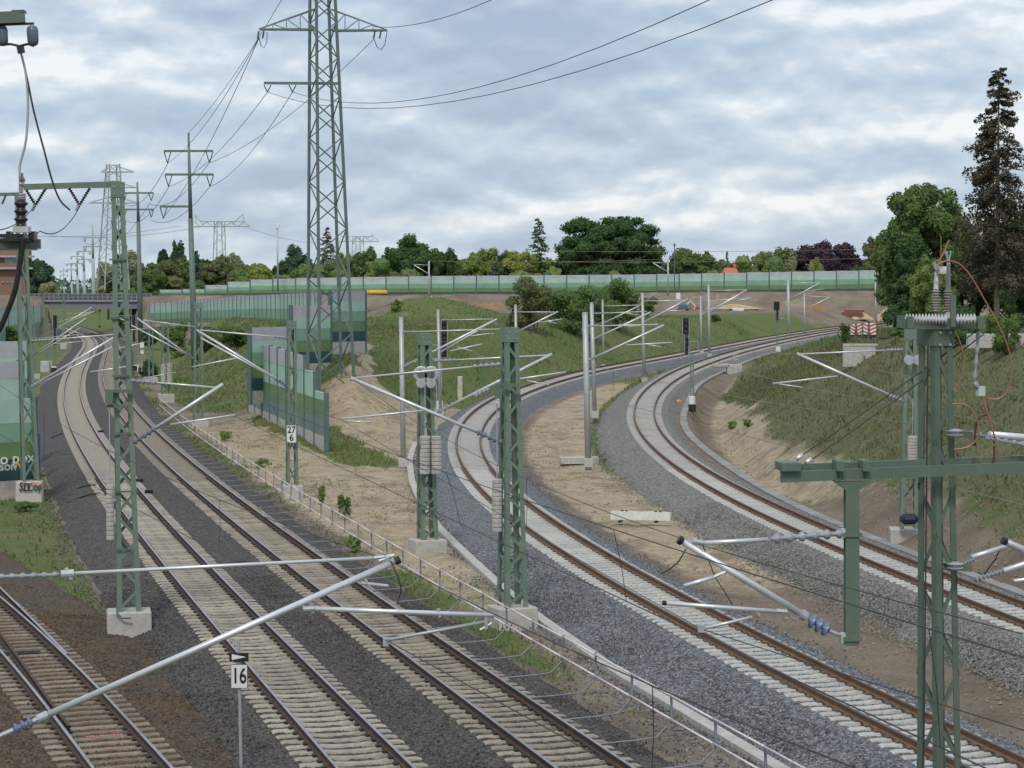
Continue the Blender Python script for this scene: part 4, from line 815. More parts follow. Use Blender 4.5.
# ------------------------------------------------------------------ round poles of the two curved tracks
def pole(label, bpx, tpx, D, r, strut, tie=None, arm=None, steady=None, second=None, k=0.0, m=None):
    B = P(bpx[0], bpx[1], D); T = P(tpx[0], tpx[1], D); root = thing('line_pole', label, 'pole', B, 'grey tubular poles along the curved tracks')
    MB().tube(B - Vector((0, 0, .8)), T, r, 12, r * .82).build('pole_shaft', m or M_GALV, root, True)
    MB().lathe(T, T + Vector((0, 0, .05)), [(0, r * .9), (.6, r * .85), (1, r * .3)], 12).build('pole_cap', M_GALV, root)
    MB().bevbox((B.x, B.y, B.z - .2), (.55, .55, .5), .04).build('foundation', M_CONC, root)
    if strut: cantilever(root, D, strut, tie, arm, steady, .06 if D < 200 else .075, M_INSG, k, .7, second)
    return root
pole('grey tubular pole standing on the sand left of the lattice mast with pulleys', (403.5, 459), (401, 318), 125.5, .155, ((403, 367), (497, 319)), ((402, 332), (500, 329)), ((450, 351), (482, 344)), ((457, 347), (472, 351)))
pole('grey pole directly behind the three-light signal mast', (440.5, 411), (438, 310), 168, .13, ((441, 352), (495, 320)), ((441, 320), (493, 319)), ((461, 337), (494, 333)))
pole('grey pole partly hidden behind the lattice mast in the centre', (517, 384), (515.5, 305), 204, .15, ((517, 332), (558, 311.5)), ((517, 312), (555, 312)), ((538, 322.5), (562.5, 319)), ((546, 321), (557, 323.5)))
p5 = pole('thick grey pole rising from the flat concrete slab between the curved tracks', (588.5, 459), (585, 313), 126, .19, ((589, 360), (664, 325)), ((587, 326), (658, 324.5)), ((626, 345), (672.5, 342.5)), ((648, 344.5), (661, 347)))
pole('second tall grey pole just behind the pole on the concrete slab', (595, 412), (591.5, 303), 163, .17, ((594, 339), (651, 312)), ((594, 313.5), (647, 311.5)), ((628, 326.5), (658, 324)))
pole('slender grey pole on the outer side of the curve behind the pair of tall poles', (603.7, 365), (602.5, 300), 247, .13, ((604, 323), (639, 306)), ((604, 306), (641, 305)), ((625, 313), (638, 315)))
pole('grey pole on the ballast edge left of the tall black signal', (644.5, 378), (642.3, 293), 215, .17, ((645, 322), (688, 299)), ((644, 301), (684, 300.5)), ((664, 311), (686, 310)))
pole('thin grey pole left of its taller twin beyond the black signal', (701.5, 351), (700.6, 296), 275, .13, ((702, 315), (747, 290)), ((702, 301), (752, 298)))
pole('tall grey pole beyond the black signal on the outside of the curve', (709.5, 354), (708.5, 285), 266, .17, ((710, 312.5), (747, 289.5)), ((710, 290.5), (746, 290)), ((735, 301), (752, 298)))
pole('stout grey pole just right of the small far signal', (789, 337), (788, 279), 342, .26, ((790, 299), (820.5, 282.5)), ((789, 283), (818, 282.5)), ((805, 291), (824, 289)))
pole('thin short grey pole right of the stout pole near the far signal', (804.7, 333.7), (804.3, 293), 349, .14, ((806, 309), (830, 297)), ((805, 296), (830, 297)))
pole('lone grey pole in front of the yellow sand heap', (876, 323.5), (875.4, 279.5), 417, .17, None)
sl_ = hit(579, 464); slab = MB().bevbox((sl_.x, sl_.y, sl_.z + .2), (2.3, .8, .4), .03, 0, .12).build('concrete_slab', M_CONC, None)
tag(slab, 'flat concrete slab lying at the foot of the thick grey pole', 'slab')

# ------------------------------------------------------------------ signals
def light_signal(label, D, mast_px, y0, y1, head, lower=None, rail=None, box=None, platform=None):
    B = P(mast_px, y1, D); root = thing('light_signal', label, 'signal', B, 'railway light signals')
    mb = MB(); a, b = P(mast_px - 1.2 * 177 / D, y1, D), P(mast_px - 1.2 * 177 / D, y0, D); c, d = P(mast_px + 1.2 * 177 / D, y1, D), P(mast_px + 1.2 * 177 / D, y0, D)
    mb.bar(a, b, .1, .12, (0, 1, 0)); mb.bar(c, d, .1, .12, (0, 1, 0))
    for i in range(14): mb.bar(lerp(a, b, (i + .5) / 14), lerp(c, d, (i + .5) / 14), .05, .05)
    mb.build('signal_mast', M_GREEN if D > 176 else M_GALV, root)
    for hd in (head, lower):
        if not hd: continue
        x0, x1, ya, yb = hd; p, q = P(x0, ya, D - .2), P(x1, yb, D - .2); c = (p + q) / 2; wd, ht = abs(q.x - p.x), abs(p.z - q.z)
        h = MB().bevbox(c, (wd, .22, ht), .03).build('signal_head', M_BLACK, root)
        n = max(1, int(round(ht / .42)))
        for i in range(n):
            z = c.z + ht/2 - (i + .5) * ht / n; o = MB().tube((c.x, c.y - .1, z), (c.x, c.y - .3, z + .02), min(wd, ht/n) * .28, 10).build('lamp_hood', M_INSD, h)
        mb = MB(); mb.bar((p.x + .05, c.y - .16, p.z), (p.x + .05, c.y - .16, q.z), .035, .035, (0, 1, 0)); mb.bar((q.x - .05, c.y - .16, p.z), (q.x - .05, c.y - .16, q.z), .035, .035, (0, 1, 0)); mb.build('head_frame', M_INSW, h)
    if rail:
        x0, x1, ya, yb = rail; mb = MB(); pts = [P(x0, yb, D), P(x1, yb, D), P(x1, ya, D), P(x0, ya, D)]
        for i in range(4): mb.tube(pts[i], pts[(i+1) % 4], .03, 5)
        mb.build('ladder_rail', M_GALV, root)
    if box:
        x0, x1, ya, yb = box; p, q = P(x0, ya, D), P(x1, yb, D); MB().bevbox((p + q) / 2, (abs(q.x - p.x), .5, abs(p.z - q.z)), .04).build('junction_box', M_WHITE, root)
    MB().bevbox((B.x, B.y, B.z - .25), (.6, .6, .6), .03).build('signal_foot', M_INSD, root)
    return root
light_signal('tall black three-part signal right of the lattice mast with pulleys', 170, 440, 345, 411, (440.5, 448, 320, 341), (440.5, 448, 342, 357), (431.5, 438, 345, 359), (436, 443, 401, 409))
light_signal('tall black signal with platform in the bend of the outer curved track', 177, 692, 354, 405, (681.8, 689.6, 318, 334.5), (684, 689, 335, 355), (690, 698, 341.5, 355), (689, 695, 396, 404))
light_signal('small far signal near the spot where the two curved tracks run together', 272, 777.5, 319, 353, (773, 780, 301.5, 310), (775.5, 779, 310, 319.5), (779, 783, 314.5, 318.5), (775.8, 780.3, 346.5, 353))
light_signal('small black signal beyond the left masts near the main tracks', 262, 54, 346, 368, (52.5, 58, 315, 328), (53, 57, 328, 345), None, (51.5, 56.5, 366.5, 371.5))
light_signal('small black signal right of the main tracks under the bridge end', 262, 135, 346, 366, (131.5, 136.5, 315, 330), (132, 136, 330, 342), None, (134.5, 139, 365, 371))
sgr = light_signal('far red signal beyond the bridge between the main tracks', 560, 99.5, 312, 326, (98, 101, 307.5, 311.5), None)
MB().tube(P(99.5, 309, 559.2), P(99.5, 309, 559.0), .35, 10).build('red_lens', MATS.get('red_light') or mat('red_light', (.9, .03, .03), .3), sgr)
sg = thing('track_sign', 'white kilometre board on a thin post right of the main tracks', 'sign', P(142, 372, 236)); MB().tube(P(142, 372, 236), P(142, 341, 236), .05, 6).build('post', M_GALV, sg); MB().box(P(142, 345, 235.8), (.4, .04, .55)).build('board', M_WHITE, sg); MB().box(P(142, 352, 235.8), (.35, .04, .4)).build('board', M_WHITE, sg)
# sign 16
D16 = 45.2; rt_ = thing('speed_sign', 'white board with black 16 and a triangle plate on a thin post', 'sign', P(241, 765, D16))
MB().tube(P(241.3, 766, D16) - Vector((0, 0, .3)), P(238.6, 640, D16), .035, 8).build('post', M_GALV, rt_)
c0 = P(239.3, 676.3, D16 - .06); bd = MB().box(c0, (.345, .02, .5)).build('board', M_BLACK, rt_); MB().box(c0 + Vector((0, -.012, 0)), (.33, .012, .485)).build('face', M_WHITE, bd)
text_obj('numerals', '16', .46, c0 + Vector((0, -.022, 0)), (math.pi/2, 0, 0), M_BLACK, bd, .007, .68)
c1 = P(239, 657.3, D16 - .06); tb = MB().box(c1, (.40, .02, .18)).build('triangle_plate', M_BLACK, rt_)
mb = MB(); mb.add([c1 + Vector((-.15, -.014, .07)), c1 + Vector((-.15, -.014, -.055)), c1 + Vector((.15, -.014, .008))], [(0, 1, 2)]); mb.build('triangle', M_WHITE, tb)

# ------------------------------------------------------------------ low safety railing along the second track
sr = thing('safety_railing', 'low railing of two faded red and white tubes clamped beside the track', 'railing', T2.c(41, 2.75, 0))
uo = 2.72; Sr = np.arange(T2.sD(38.6), T2.sD(176), 2.75); p, t, n, _ = T2.at(Sr)
ends = [[], []]
for i in range(len(Sr)):
    q = lambda u, z: Vector((p[i, 0] + n[i, 0]*u, p[i, 1] + n[i, 1]*u, z))
    a = MB().path([q(.95, -.02), q(1.9, .02), q(2.38, .06), q(uo, .38)], .019, 6).build('bracket_arm', M_STEELD, sr, True)
    lean = random.uniform(-.025, .025)
    MB().bar(q(uo, .36), q(uo + lean, 1.02), .045, .045, (n[i, 0], n[i, 1], 0)).build('post', M_STEELD, sr)
    ends[0].append(q(uo + lean - .045, .98)); ends[1].append(q(uo - .045, .46))
for e, zz in ((ends[0], 0), (ends[1], 0)):
    for i in range(len(e) - 1):
        d = (e[i+1] - e[i]) * .02; MB().tube(e[i] - d + Vector((0, 0, .004 * (i % 2))), e[i+1] + d + Vector((0, 0, .004 * (i % 2))), .025, 6).build('tube', M_PINKW, sr, True)

# ------------------------------------------------------------------ cable troughs
def ribbon(px, z):
    return [G(x, y, z) for x, y in px]
def resample(pts, st):
    pts = [Vector(p) for p in pts]; L = [0]
    for i in range(len(pts) - 1): L.append(L[-1] + (pts[i+1] - pts[i]).length)
    s_ = np.arange(0, L[-1], st); a = np.array([tuple(p) for p in pts]); return [Vector((np.interp(q, L, a[:, 0]), np.interp(q, L, a[:, 1]), np.interp(q, L, a[:, 2]))) for q in s_]
ct_px = [(418, 436), (412, 452), (409.5, 463), (412, 483), (421, 503), (438, 528), (457, 547), (477, 566), (500, 587), (540, 620), (583, 650), (626, 680), (670, 705), (720, 735), (775, 768), (860, 822)]
cr = resample(ribbon(ct_px, -.46), 1.0); tr1 = thing('cable_trough', 'narrow pale concrete cable trough on the sand behind the railing', 'cable trough', cr[0])
for i in range(len(cr) - 1):
    a, b = cr[i], cr[i+1]; d = (b - a) * .008; MB().bar(a + d, b - d + Vector((0, 0, 0)), .34, .2, (0, 0, 1)).build('trough_lid', M_CONC, tr1)
gw = [(T4.c(D, 3.05 + .15 * math.sin(D * .11), -.55 + .1 * float(sm((D - 150) / 60)))) for D in np.arange(44, 330, 2)]
gr_ = resample(gw, 1.0); tr2 = thing('cable_trough', 'row of concrete trough lids along the foot of the sandy bank', 'cable trough', gr_[0])
M_LID = mat('trough_lid', (.31, .305, .295), .9, c2=(.24, .235, .225), scale=5, rnd=.16)
for i in range(min(len(gr_) - 1, 290)):
    a, b = gr_[i], gr_[i+1]; d = (b - a) * .015; MB().bar(a + d, b - d, .52, .22, (0, 0, 1)).build('trough_lid', M_LID, tr2)
b0 = P(736, 372, 233) + Vector((0, 4, 0)); pit = thing('cable_pit', 'pale concrete pit with a small rail in the bend of the sandy ditch', 'concrete pit', b0)
MB().bevbox((b0.x - .2, b0.y - 4, b0.z + .3), (1.6, 1.4, 1.0), .05).build('pit_wall', M_CONC, pit); MB().bevbox((b0.x - 1.6, b0.y - 4.2, b0.z + .75), (1.6, 1.0, .25), .04).build('pit_slab', M_CONC, pit)
mb = MB()
for dx in (-.3, 0, .3): mb.tube((b0.x + dx, b0.y - 4, b0.z + .7), (b0.x + dx, b0.y - 4, b0.z + 1.8), .03, 5)
mb.tube((b0.x - .3, b0.y - 4, b0.z + 1.8), (b0.x + .3, b0.y - 4, b0.z + 1.8), .03, 5); mb.tube((b0.x - .3, b0.y - 4, b0.z + 1.3), (b0.x + .3, b0.y - 4, b0.z + 1.3), .03, 5); mb.build('hand_rail', M_GALV, pit)

# ------------------------------------------------------------------ things lying about
spc = G(641, 522, -.5); sp_ = thing('spare_sleeper', 'white spare concrete sleeper lying loose on the sand between the tracks', 'sleeper', spc)
mb = MB(); L_ = 1.34; yaw = -.22
xs = [(-L_, .0, .13), (-.8, .03, .15), (-.4, .03, .13), (0, .0, .12), (.4, .03, .13), (.8, .03, .15), (L_, 0, .13)]; vs = []
for x, dz, hw in xs:
    for yy, zz in ((-.2, .1), (-hw, .44 + dz), (hw, .44 + dz), (.2, .1)): vs.append((spc.x + x*math.cos(yaw) - yy*math.sin(yaw), spc.y + x*math.sin(yaw) + yy*math.cos(yaw), spc.z + zz))
fs = [(0, 1, 2, 3), tuple(range(len(vs)-1, len(vs)-5, -1))]
for i in range(len(xs) - 1):
    for j in range(4): fs.append((i*4+j, (i+1)*4+j, (i+1)*4+(j+1) % 4, i*4+(j+1) % 4))
mb.add(vs, fs); mb.build('sleeper_body', mat('sleeper_white', (.68, .67, .64), .85, c2=(.58, .57, .54), scale=5), sp_)
for x in (-.75, .75):
    for q in (-.1, .1): MB().box((spc.x + (x + q)*math.cos(yaw), spc.y + (x + q)*math.sin(yaw), spc.z + .49), (.09, .22, .05), 0, yaw + .3).build('rail_clip', M_CLIP, sp_)
for xb in (-.9, .7): MB().box((spc.x + xb, spc.y, spc.z + .045), (.14, .5, .11), 0, yaw).build('timber', M_INSD, sp_)
q0, q1 = G(764, 535, -.55), G(783, 545, -.55)
tag(MB().bar(G(728, 533, -.6), G(763, 551, -.6), .14, .1).build('steel_plank', M_GALV), 'narrow pale metal strip lying on the ballast above the bracket', 'metal strip')
for lx, ly, sx, lb in ((627, 398, .55, 'small white sack lying on the ballast left of the outer track'), (679, 402, .61, 'small yellow box lying right of the outer track beside the signal')):
    g_ = G(lx, ly, .1); o = MB().bevbox((g_.x, g_.y, g_.z + .12), (sx*.75, .35, .26), .1, 0, .4, .8).build('sack' if sx < .6 else 'small_box', M_WHITE if sx < .6 else M_YELL); tag(o, lb, 'sack' if sx < .6 else 'box')
for k_, (a, b, c_) in enumerate((((65, 496), (80, 484), (97, 485)), ((64, 505), (80, 495), (100, 493)), ((45, 442), (53, 436), (62, 433)))):
    pa, pb, pc = G(*a, -.45), G(*b, .12), G(*c_, -.02)
    tag(MB().path([lerp(lerp(pa, pb, t_), lerp(pb, pc, t_), t_) for t_ in np.linspace(0, 1, 10)], .035, 6).build('ballast_cable', M_BLACK, None, True), ('upper', 'lower', 'farthest')[k_] + ' of the black cables looping out of the left ballast', 'cable', 'black cables at the left ballast edge')
for k_, (a, b) in enumerate((((139, 481), (152, 482)), ((149, 492), (158, 492)), ((101, 432), (104, 431)))):
    g_ = G(*a, .02); o = MB().bevbox((g_.x, g_.y, .06), (.38, .26, .16), .03).build('track_magnet', M_BLACK); tag(o, ('left', 'right', 'far small')[k_] + ' black box fixed beside the left main track', 'track box', 'black boxes beside the left main track')
bx = P(458, 378, 190); pst = MB().bevbox(P(460, 388, 186), (.42, .42, 2.0), .04).build('concrete_post', mat('concrete_cream', (.62, .59, .5), .85)); tag(pst, 'short square cream post beside the curved track on a slab', 'post')
# row of red and white traffic beacons on the road above the bank
bxs = [(841, 325), (846, 326.5), (852.5, 325.5), (859.5, 326), (865.5, 326.5), (873, 331)]
for k_, (x, y) in enumerate(bxs):
    hq = hit(x, 338.5 + .7 * (k_ == 5)); c0 = Vector((hq.x, hq.y, hq.z + .8))
    r = thing('warning_beacon', ('first', 'second', 'third', 'fourth', 'fifth', 'last and nearest')[k_] + ' from the left of the red and white beacons above the bank', 'traffic beacon', Vector((c0.x, c0.y, c0.z - .55)), 'red and white beacons on the road')
    wq = .36 + .1 * (k_ == 5); bdo = MB().box(c0, (wq, .05, .92)).build('board', M_WHITE, r)
    for j in range(3):
        z = c0.z - .29 + j * .29; mb = MB(); w2 = wq / 2; sg_ = 1 if k_ % 2 else -1
        mb.add([(c0.x - w2, c0.y - .03, z - .1*sg_ - .065), (c0.x + w2, c0.y - .03, z + .1*sg_ - .065), (c0.x + w2, c0.y - .03, z + .1*sg_ + .065), (c0.x - w2, c0.y - .03, z - .1*sg_ + .065)], [(0, 1, 2, 3)]); mb.build('stripe', M_RED, bdo)
    MB().bevbox((c0.x, c0.y, c0.z - .62), (.5, .4, .3), .04).build('foot', M_BLACK, r)
wl = hit(859, 365); wm = thing('retaining_wall', 'short pale concrete retaining wall on the grassy bank below the beacons', 'wall', wl)
o = MB().bevbox((wl.x, wl.y, wl.z + .6), (32/FPX*wl.y, .6, 1.5), .03, 0, -.12).build('wall_face', M_CONC, wm)
MB().box((wl.x + .1, wl.y + .1, wl.z + 1.38), (34/FPX*wl.y, .9, .14), 0, -.12).build('coping', M_CONC, wm)
mb = MB(); q = [hit(878, 337.5), hit(905, 343), hit(1000, 343), hit(1000, 335), hit(880, 334)]; o = mb.add([(v.x, v.y, zat(v.x, v.y) + .06) for v in q], [(0, 1, 2, 3, 4)]).build('road', M_ASPH); tag(o, 'grey asphalt road end above the bank', kind='structure')
wh = hit(1010, 346); wq_ = MB().bevbox((wh.x, wh.y, wh.z + .3), (5.0, .5, .8), .04, 0, .1).build('low_wall', M_CONC); tag(wq_, 'low grey concrete wall at the right edge among bushes', 'wall')
# building site in the middle distance
def heap(label, c, rx, ry, h, m, seed):
    V, Q = [], []; n, k = 28, 12; r_ = np.random.default_rng(seed)
    for j in range(k + 1):
        for i in range(n):
            a = 2*math.pi*i/n; rr = j / k; ph = r_.random()*.0
            wob = 1 + .18*math.sin(3*a + seed) + .1*math.sin(5*a + 2*seed)
            V.append((c.x + rx*rr*wob*math.cos(a), c.y + ry*rr*wob*math.sin(a), c.z - .3 + h*(1 - rr**1.25)*(1 + .12*math.sin(4*a + seed)*rr) + (r_.random() - .5)*.12*h))
    for j in range(k):
        for i in range(n): Q.append((j*n+i, j*n+(i+1) % n, (j+1)*n+(i+1) % n, (j+1)*n+i))
    return tag(nparr_mesh('sand_heap', V, Q, m), label, 'heap', 'heaps of earth on the building site')
M_SANDY = mat('heap_sand', (.52, .40, .23), .95, c2=(.4, .3, .17), scale=.8, bump=.6, bscale=6); M_SOILB = mat('heap_soil', (.30, .19, .105), .95, c2=(.22, .14, .08), scale=.8, bump=.6, bscale=6)
def gp(px, py, D): q = P(px, py, D); return Vector((q.x, q.y, zat(q.x, q.y)))
heap('large yellow sand heap behind the lone pole', hit(892, 323, 300), 4.6, 4, 4.0, M_SANDY, 1); heap('low yellow heap left of the lone pole', hit(857, 318, 300), 2.8, 2.5, 1.7, M_SANDY, 2)
heap('brown heap of earth on the building site behind the stout pole', hit(816, 311, 300), 4.2, 3, 1.9, M_SOILB, 3); heap('pale heap of sand on the building site between the poles', hit(735, 309, 300), 6, 3, 1.1, M_SANDY, 4)
heap('low brown heap of earth in front of the long embankment', hit(490, 309, 300), 8, 4, 1.6, M_SOILB, 5)
c0 = hit(851, 317, 300); st = thing('steel_stack', 'stack of rusty red steel sections beside the yellow heap', 'steel stack', c0)
for j in range(3): MB().bar((c0.x - 2.2 + .5*j, c0.y, c0.z + .25 + .42*j), (c0.x + 1.8 + .3*j, c0.y, c0.z + .25 + .42*j), 1.2, .38).build('steel_section', mat('rusty_steel', (.27, .08, .055), .8, c2=(.18, .06, .04)), st)
c0 = hit(683, 311, 300); dg_ = thing('excavator', 'small blue and white construction machine on the building site', 'construction machine', c0)
MB().bevbox((c0.x, c0.y, c0.z + .25), (2.2, 1.2, .5), .1).build('tracks', M_BLACK, dg_); MB().bevbox((c0.x, c0.y, c0.z + .95), (1.7, 1.2, .7), .12).build('body', mat('machine_blue', (.08, .16, .28), .5), dg_); MB().bevbox((c0.x - .2, c0.y, c0.z + 1.6), (.9, 1.0, .7), .1).build('cab', M_GLASS, dg_)
MB().path([(c0.x + .6, c0.y, c0.z + 1.1), (c0.x + 1.5, c0.y, c0.z + 2.0), (c0.x + 2.4, c0.y, c0.z + .9), (c0.x + 2.2, c0.y, c0.z + .4)], .14, 6).build('boom', M_WHITE, dg_)
for k_, (x, y, wd, lb) in enumerate(((738, 309.5, 2.3, 'white slab lying on the building site right of the tall pole'), (697, 309, 1.0, 'dark red box on the building site beside the blue machine'))):
    c0 = hit(x, y + 1, 300); tag(MB().bevbox((c0.x, c0.y, c0.z + .2), (wd, .8, .55), .05).build('site_block', (M_WHITE, M_RED)[k_]), lb, 'block')

# ------------------------------------------------------------------ noise barriers
def barrier(label, pts, ztops, zbots, bands, conc=.6, th=.16, detailed=True, group='green noise barriers', concm=None, postw=.22, fromb=False):
    """pts: base line of the posts; ztops/zbots per bay; bands from the top down as (height in m or share, colour)"""
    root = thing('noise_barrier', label, 'noise barrier', Vector((pts[0].x, pts[0].y, zbots[0])), group)
    for i in range(len(pts) - 1):
        a, b = pts[i], pts[i+1]; d = Vector((b.x - a.x, b.y - a.y, 0)); L = d.length; d /= L; zt, zb = ztops[i], zbots[i]
        a2, b2 = a + d*postw*.3, b - d*postw*.3; z = zt; tot = zt - zb - conc; mats, mbj = [], MB(); bl = bands
        if fromb:                                 # fixed band heights counted up from the plinth, the top one cut to fit
            bl, left = [], tot
            for h, cn in bands[::-1]:
                if left > .02: bl.insert(0, (min(h, left), cn)); left -= h
        ssum = sum(h for h, _ in bl)
        for j, (h, cn) in enumerate(bl):
            hh_ = tot*h/ssum; lo_ = z - hh_; m_ = M_BG[cn]
            pa, pb = Vector((a2.x, a2.y, (z + lo_)/2)), Vector((b2.x, b2.y, (z + lo_)/2))
            if detailed: MB().bar(pa, pb, th, hh_ - .012).build('panel', m_, root)
            else: mbj.bar(pa, pb, th, hh_ - .01, mi=j); mats.append(m_)
            z = lo_
        if not detailed: mbj.build('panel', mats, root)
        if conc > 0: MB().bar(Vector((a2.x, a2.y, zb + conc/2 - .2)), Vector((b2.x, b2.y, zb + conc/2 - .2)), th*1.1, conc + .38).build('plinth', concm or M_CONC, root)
    for i, q in enumerate(pts):
        zt = max(ztops[max(i-1, 0)], ztops[min(i, len(ztops)-1)]) + .06; zb = min(zbots[max(i-1, 0)], zbots[min(i, len(zbots)-1)]) - .4
        d = (pts[min(i+1, len(pts)-1)] - pts[max(i-1, 0)]); MB().box((q.x, q.y, (zt+zb)/2), (postw*.7, th*2.0, zt - zb), 0, math.atan2(d.y, d.x)).build('post', M_POST, root)
    return root
# wing barrier on the sand: from its near low end to the far end
nb = 9; pa, pb = G(326.5, 452, -.5), G(249.5, 416, -.5); pts = [lerp(pa, pb, i / nb) for i in range(nb + 1)]; pts = [Vector((q.x, q.y, -.5)) for q in pts]
tp = [(352 + 40, 0), (371, 1), (355, 2), (352, 3), (349.5, 4), (347, 5), (345, 6), (344, 7), (343, 8)]
zts = [P(0, y, lerp(pts[i], pts[i+1], .5).y).z for y, i in tp]
barrier('stepped green noise barrier with white plinth standing on the sandy ground', pts, zts, [-.5]*nb, [(3, 'grey'), (1.75, 'mint'), (1.15, 'olive'), (1.1, 'slate')], .95, fromb=True)
# barrier climbing the slope behind it
p3 = [P(250, 400, 165), P(291, 390, 169), P(330.5, 380, 173), P(365, 349, 177)]
barrier('tall striped noise barrier climbing the slope behind the lattice pylon', p3, [P(0, 327, 167).z, P(0, 305.5, 171).z, P(0, 291, 175).z], [1.4, 3.3, P(0, 349, 175).z], [(1.05, 'grey'), (1.05, 'mint'), (1.05, 'green'), (1.05, 'olive'), (1.05, 'deep')], .6)
# long curving barrier on the plateau
xs_ = [152, 160, 168, 176, 184, 192, 200]; 
cp = [(150, 440, 303.5), (180, 415, 301.5), (200, 385, 299.7), (225, 350, 297.6), (255, 315, 295.5), (282, 285, 294), (300, 262, 293.2), (322, 235, 292)]
pp = [Vector((P(x, 300, D).x, D, P(x, y, D).z)) for x, D, y in cp]; rs = resample(pp, 5.0)
barrier('long pale green noise barrier curving down to the bridge abutment', rs, [q.z for q in rs[:-1]], [q.z - 4.3 for q in rs[:-1]], [(.55, 'grey'), (1.4, 'mint'), (1.3, 'green'), (.8, 'olive')], .3, detailed=False)
# barrier on the high embankment across the picture
ex = np.arange(-74, 112, 4.75); eb = [Vector((x, emb_y(x) + 3.5, float(emb_z(x)))) for x in ex]
def etop(x):
    px = 512 + x / emb_y(x) * FPX; return P(px, float(np.interp(px, [150, 200, 202, 221, 238, 258, 300, 430, 640, 860, 1024], [290, 289, 285, 285, 281.5, 279.5, 278, 276, 274.5, 270.5, 268])), emb_y(x) + 3.5).z
barrier('long green noise barrier on the high embankment across the whole view', eb, [etop(q.x + 2.4) for q in eb[:-1]], [q.z for q in eb[:-1]], [(.85, 'grey'), (1.1, 'mint'), (1.15, 'green'), (1.0, 'olive'), (.4, 'deep')], .15, detailed=False, postw=.35)
mb = MB(); e2 = np.arange(-76, 135, 6)
o = MB()
for i in range(len(e2) - 1):
    a, b = e2[i], e2[i+1]; za, zb = float(emb_z(a)) + .12, float(emb_z(b)) + .12
    o.add([(a, emb_y(a) - 5.5, za), (b, emb_y(b) - 5.5, zb), (b, emb_y(b) + 2.5, zb), (a, emb_y(a) + 2.5, za)], [(0, 1, 2, 3)])
    o.add([(a, emb_y(a) - 5.5, za), (b, emb_y(b) - 5.5, zb), (b, emb_y(b) - 8.1, zb - 1.15), (a, emb_y(a) - 8.1, za - 1.15)], [(0, 3, 2, 1)])
tag(o.build('track_bed', M_BALL), 'grey ballast on top of the high embankment', kind='structure')
c0 = P(376, 296, 449); yt = thing('yellow_wagon', 'long yellow tank wagon on the embankment in front of the green barrier', 'wagon', c0)
MB().lathe((c0.x - 2.35, c0.y, c0.z + .75), (c0.x + 2.35, c0.y, c0.z + .75), [(0, .3), (.04, .5), (.96, .5), (1, .3)], 12).build('tank', M_YELL, yt, True)
MB().box((c0.x, c0.y, c0.z + .2), (4.6, .7, .18)).build('frame', M_INSD, yt)
for dx in (-1.7, -1.2, 1.2, 1.7): MB().tube((c0.x + dx, c0.y - .4, c0.z + .06), (c0.x + dx, c0.y + .4, c0.z + .06), .17, 10).build('wheel', M_INSD, yt)
# masts on the embankment
for bpx, tx, lb in ((429, 261, 'grey catenary mast with white block foot on the embankment'), (668, 259, 'grey catenary mast on the embankment right of the large dark tree')):
    c0 = P(bpx, 300 if bpx < 500 else 296, 447); r = thing('line_pole', lb, 'pole', c0, 'poles on the high embankment')
    MB().tube(c0, P(bpx, tx, 447), .2, 8, .16).build('pole_shaft', M_GALV, r, True); MB().bevbox((c0.x + (.1 if bpx < 500 else 2), c0.y - 1, c0.z), (1.4 if bpx < 500 else .9, 1, 1.3), .05).build('foundation', M_WHITE, r)
    s_ = -1
    cantilever(r, 447, ((bpx, tx + 13), (bpx - 15, tx + 4)), ((bpx, tx + 4), (bpx - 15, tx + 3.5)), None, None, .09)
lp = P(278, 292, 452); r = thing('lamp_post', 'tall thin mast with a white head rising behind the green barrier', 'mast', lp); MB().tube(lp, P(277.3, 227, 452), .2, 8, .15).build('shaft', M_GALV, r, True); MB().bevbox(P(277.3, 226, 452), (.9, .5, .9), .08).build('head', M_WHITE, r); MB().box(P(276.5, 224, 452), (.25, .25, .9)).build('antenna', M_WHITE, r)
lp = P(674.5, 292, 452); r = thing('lamp_post', 'thin dark mast rising behind the barrier right of the big tree', 'mast', lp); MB().tube(lp, P(674.5, 246, 452), .13, 6, .1).build('shaft', M_POST, r); MB().box(P(674.5, 245, 452), (.4, .3, .6)).build('head', M_POST, r)
# stepped barriers at the left edge, one with graffiti
def wall_at(label, x1, D1, x0, D0, ytop, ybot, bands, conc, nb_=1):
    a = Vector((P(x1, ybot, D1).x, D1, P(x1, ybot, D1).z)); b = Vector((P(x0, ybot, D0).x, D0, a.z)); return barrier(label, [lerp(a, b, i/nb_) for i in range(nb_+1)], [P(x1, ytop, D1).z]*nb_, [a.z]*nb_, bands, conc, .2, True, 'green noise barriers', mat('plinth_stained', (.5, .46, .43), .85, c2=(.38, .34, .32)), .35)
w1 = wall_at('near green noise barrier with spray paint beside the graffiti mast', 34.5, 107.5, -75, 104, 398, 497, [(1.3, 'mint'), (1, 'green'), (.9, 'olive'), (1.1, 'deep')], .9, 2)
wall_at('middle green noise barrier with a lilac top strip at the left edge', 21.5, 116, -60, 112.5, 361, 470, [(.6, 'grey'), (1.1, 'mint'), (.9, 'olive'), (1, 'deep')], .3, 2)
wall_at('rearmost green noise barrier with a lilac top strip at the left edge', 29, 127, -60, 123.5, 341, 450, [(.5, 'grey'), (.9, 'mint'), (.9, 'green'), (1, 'deep')], .3, 2)
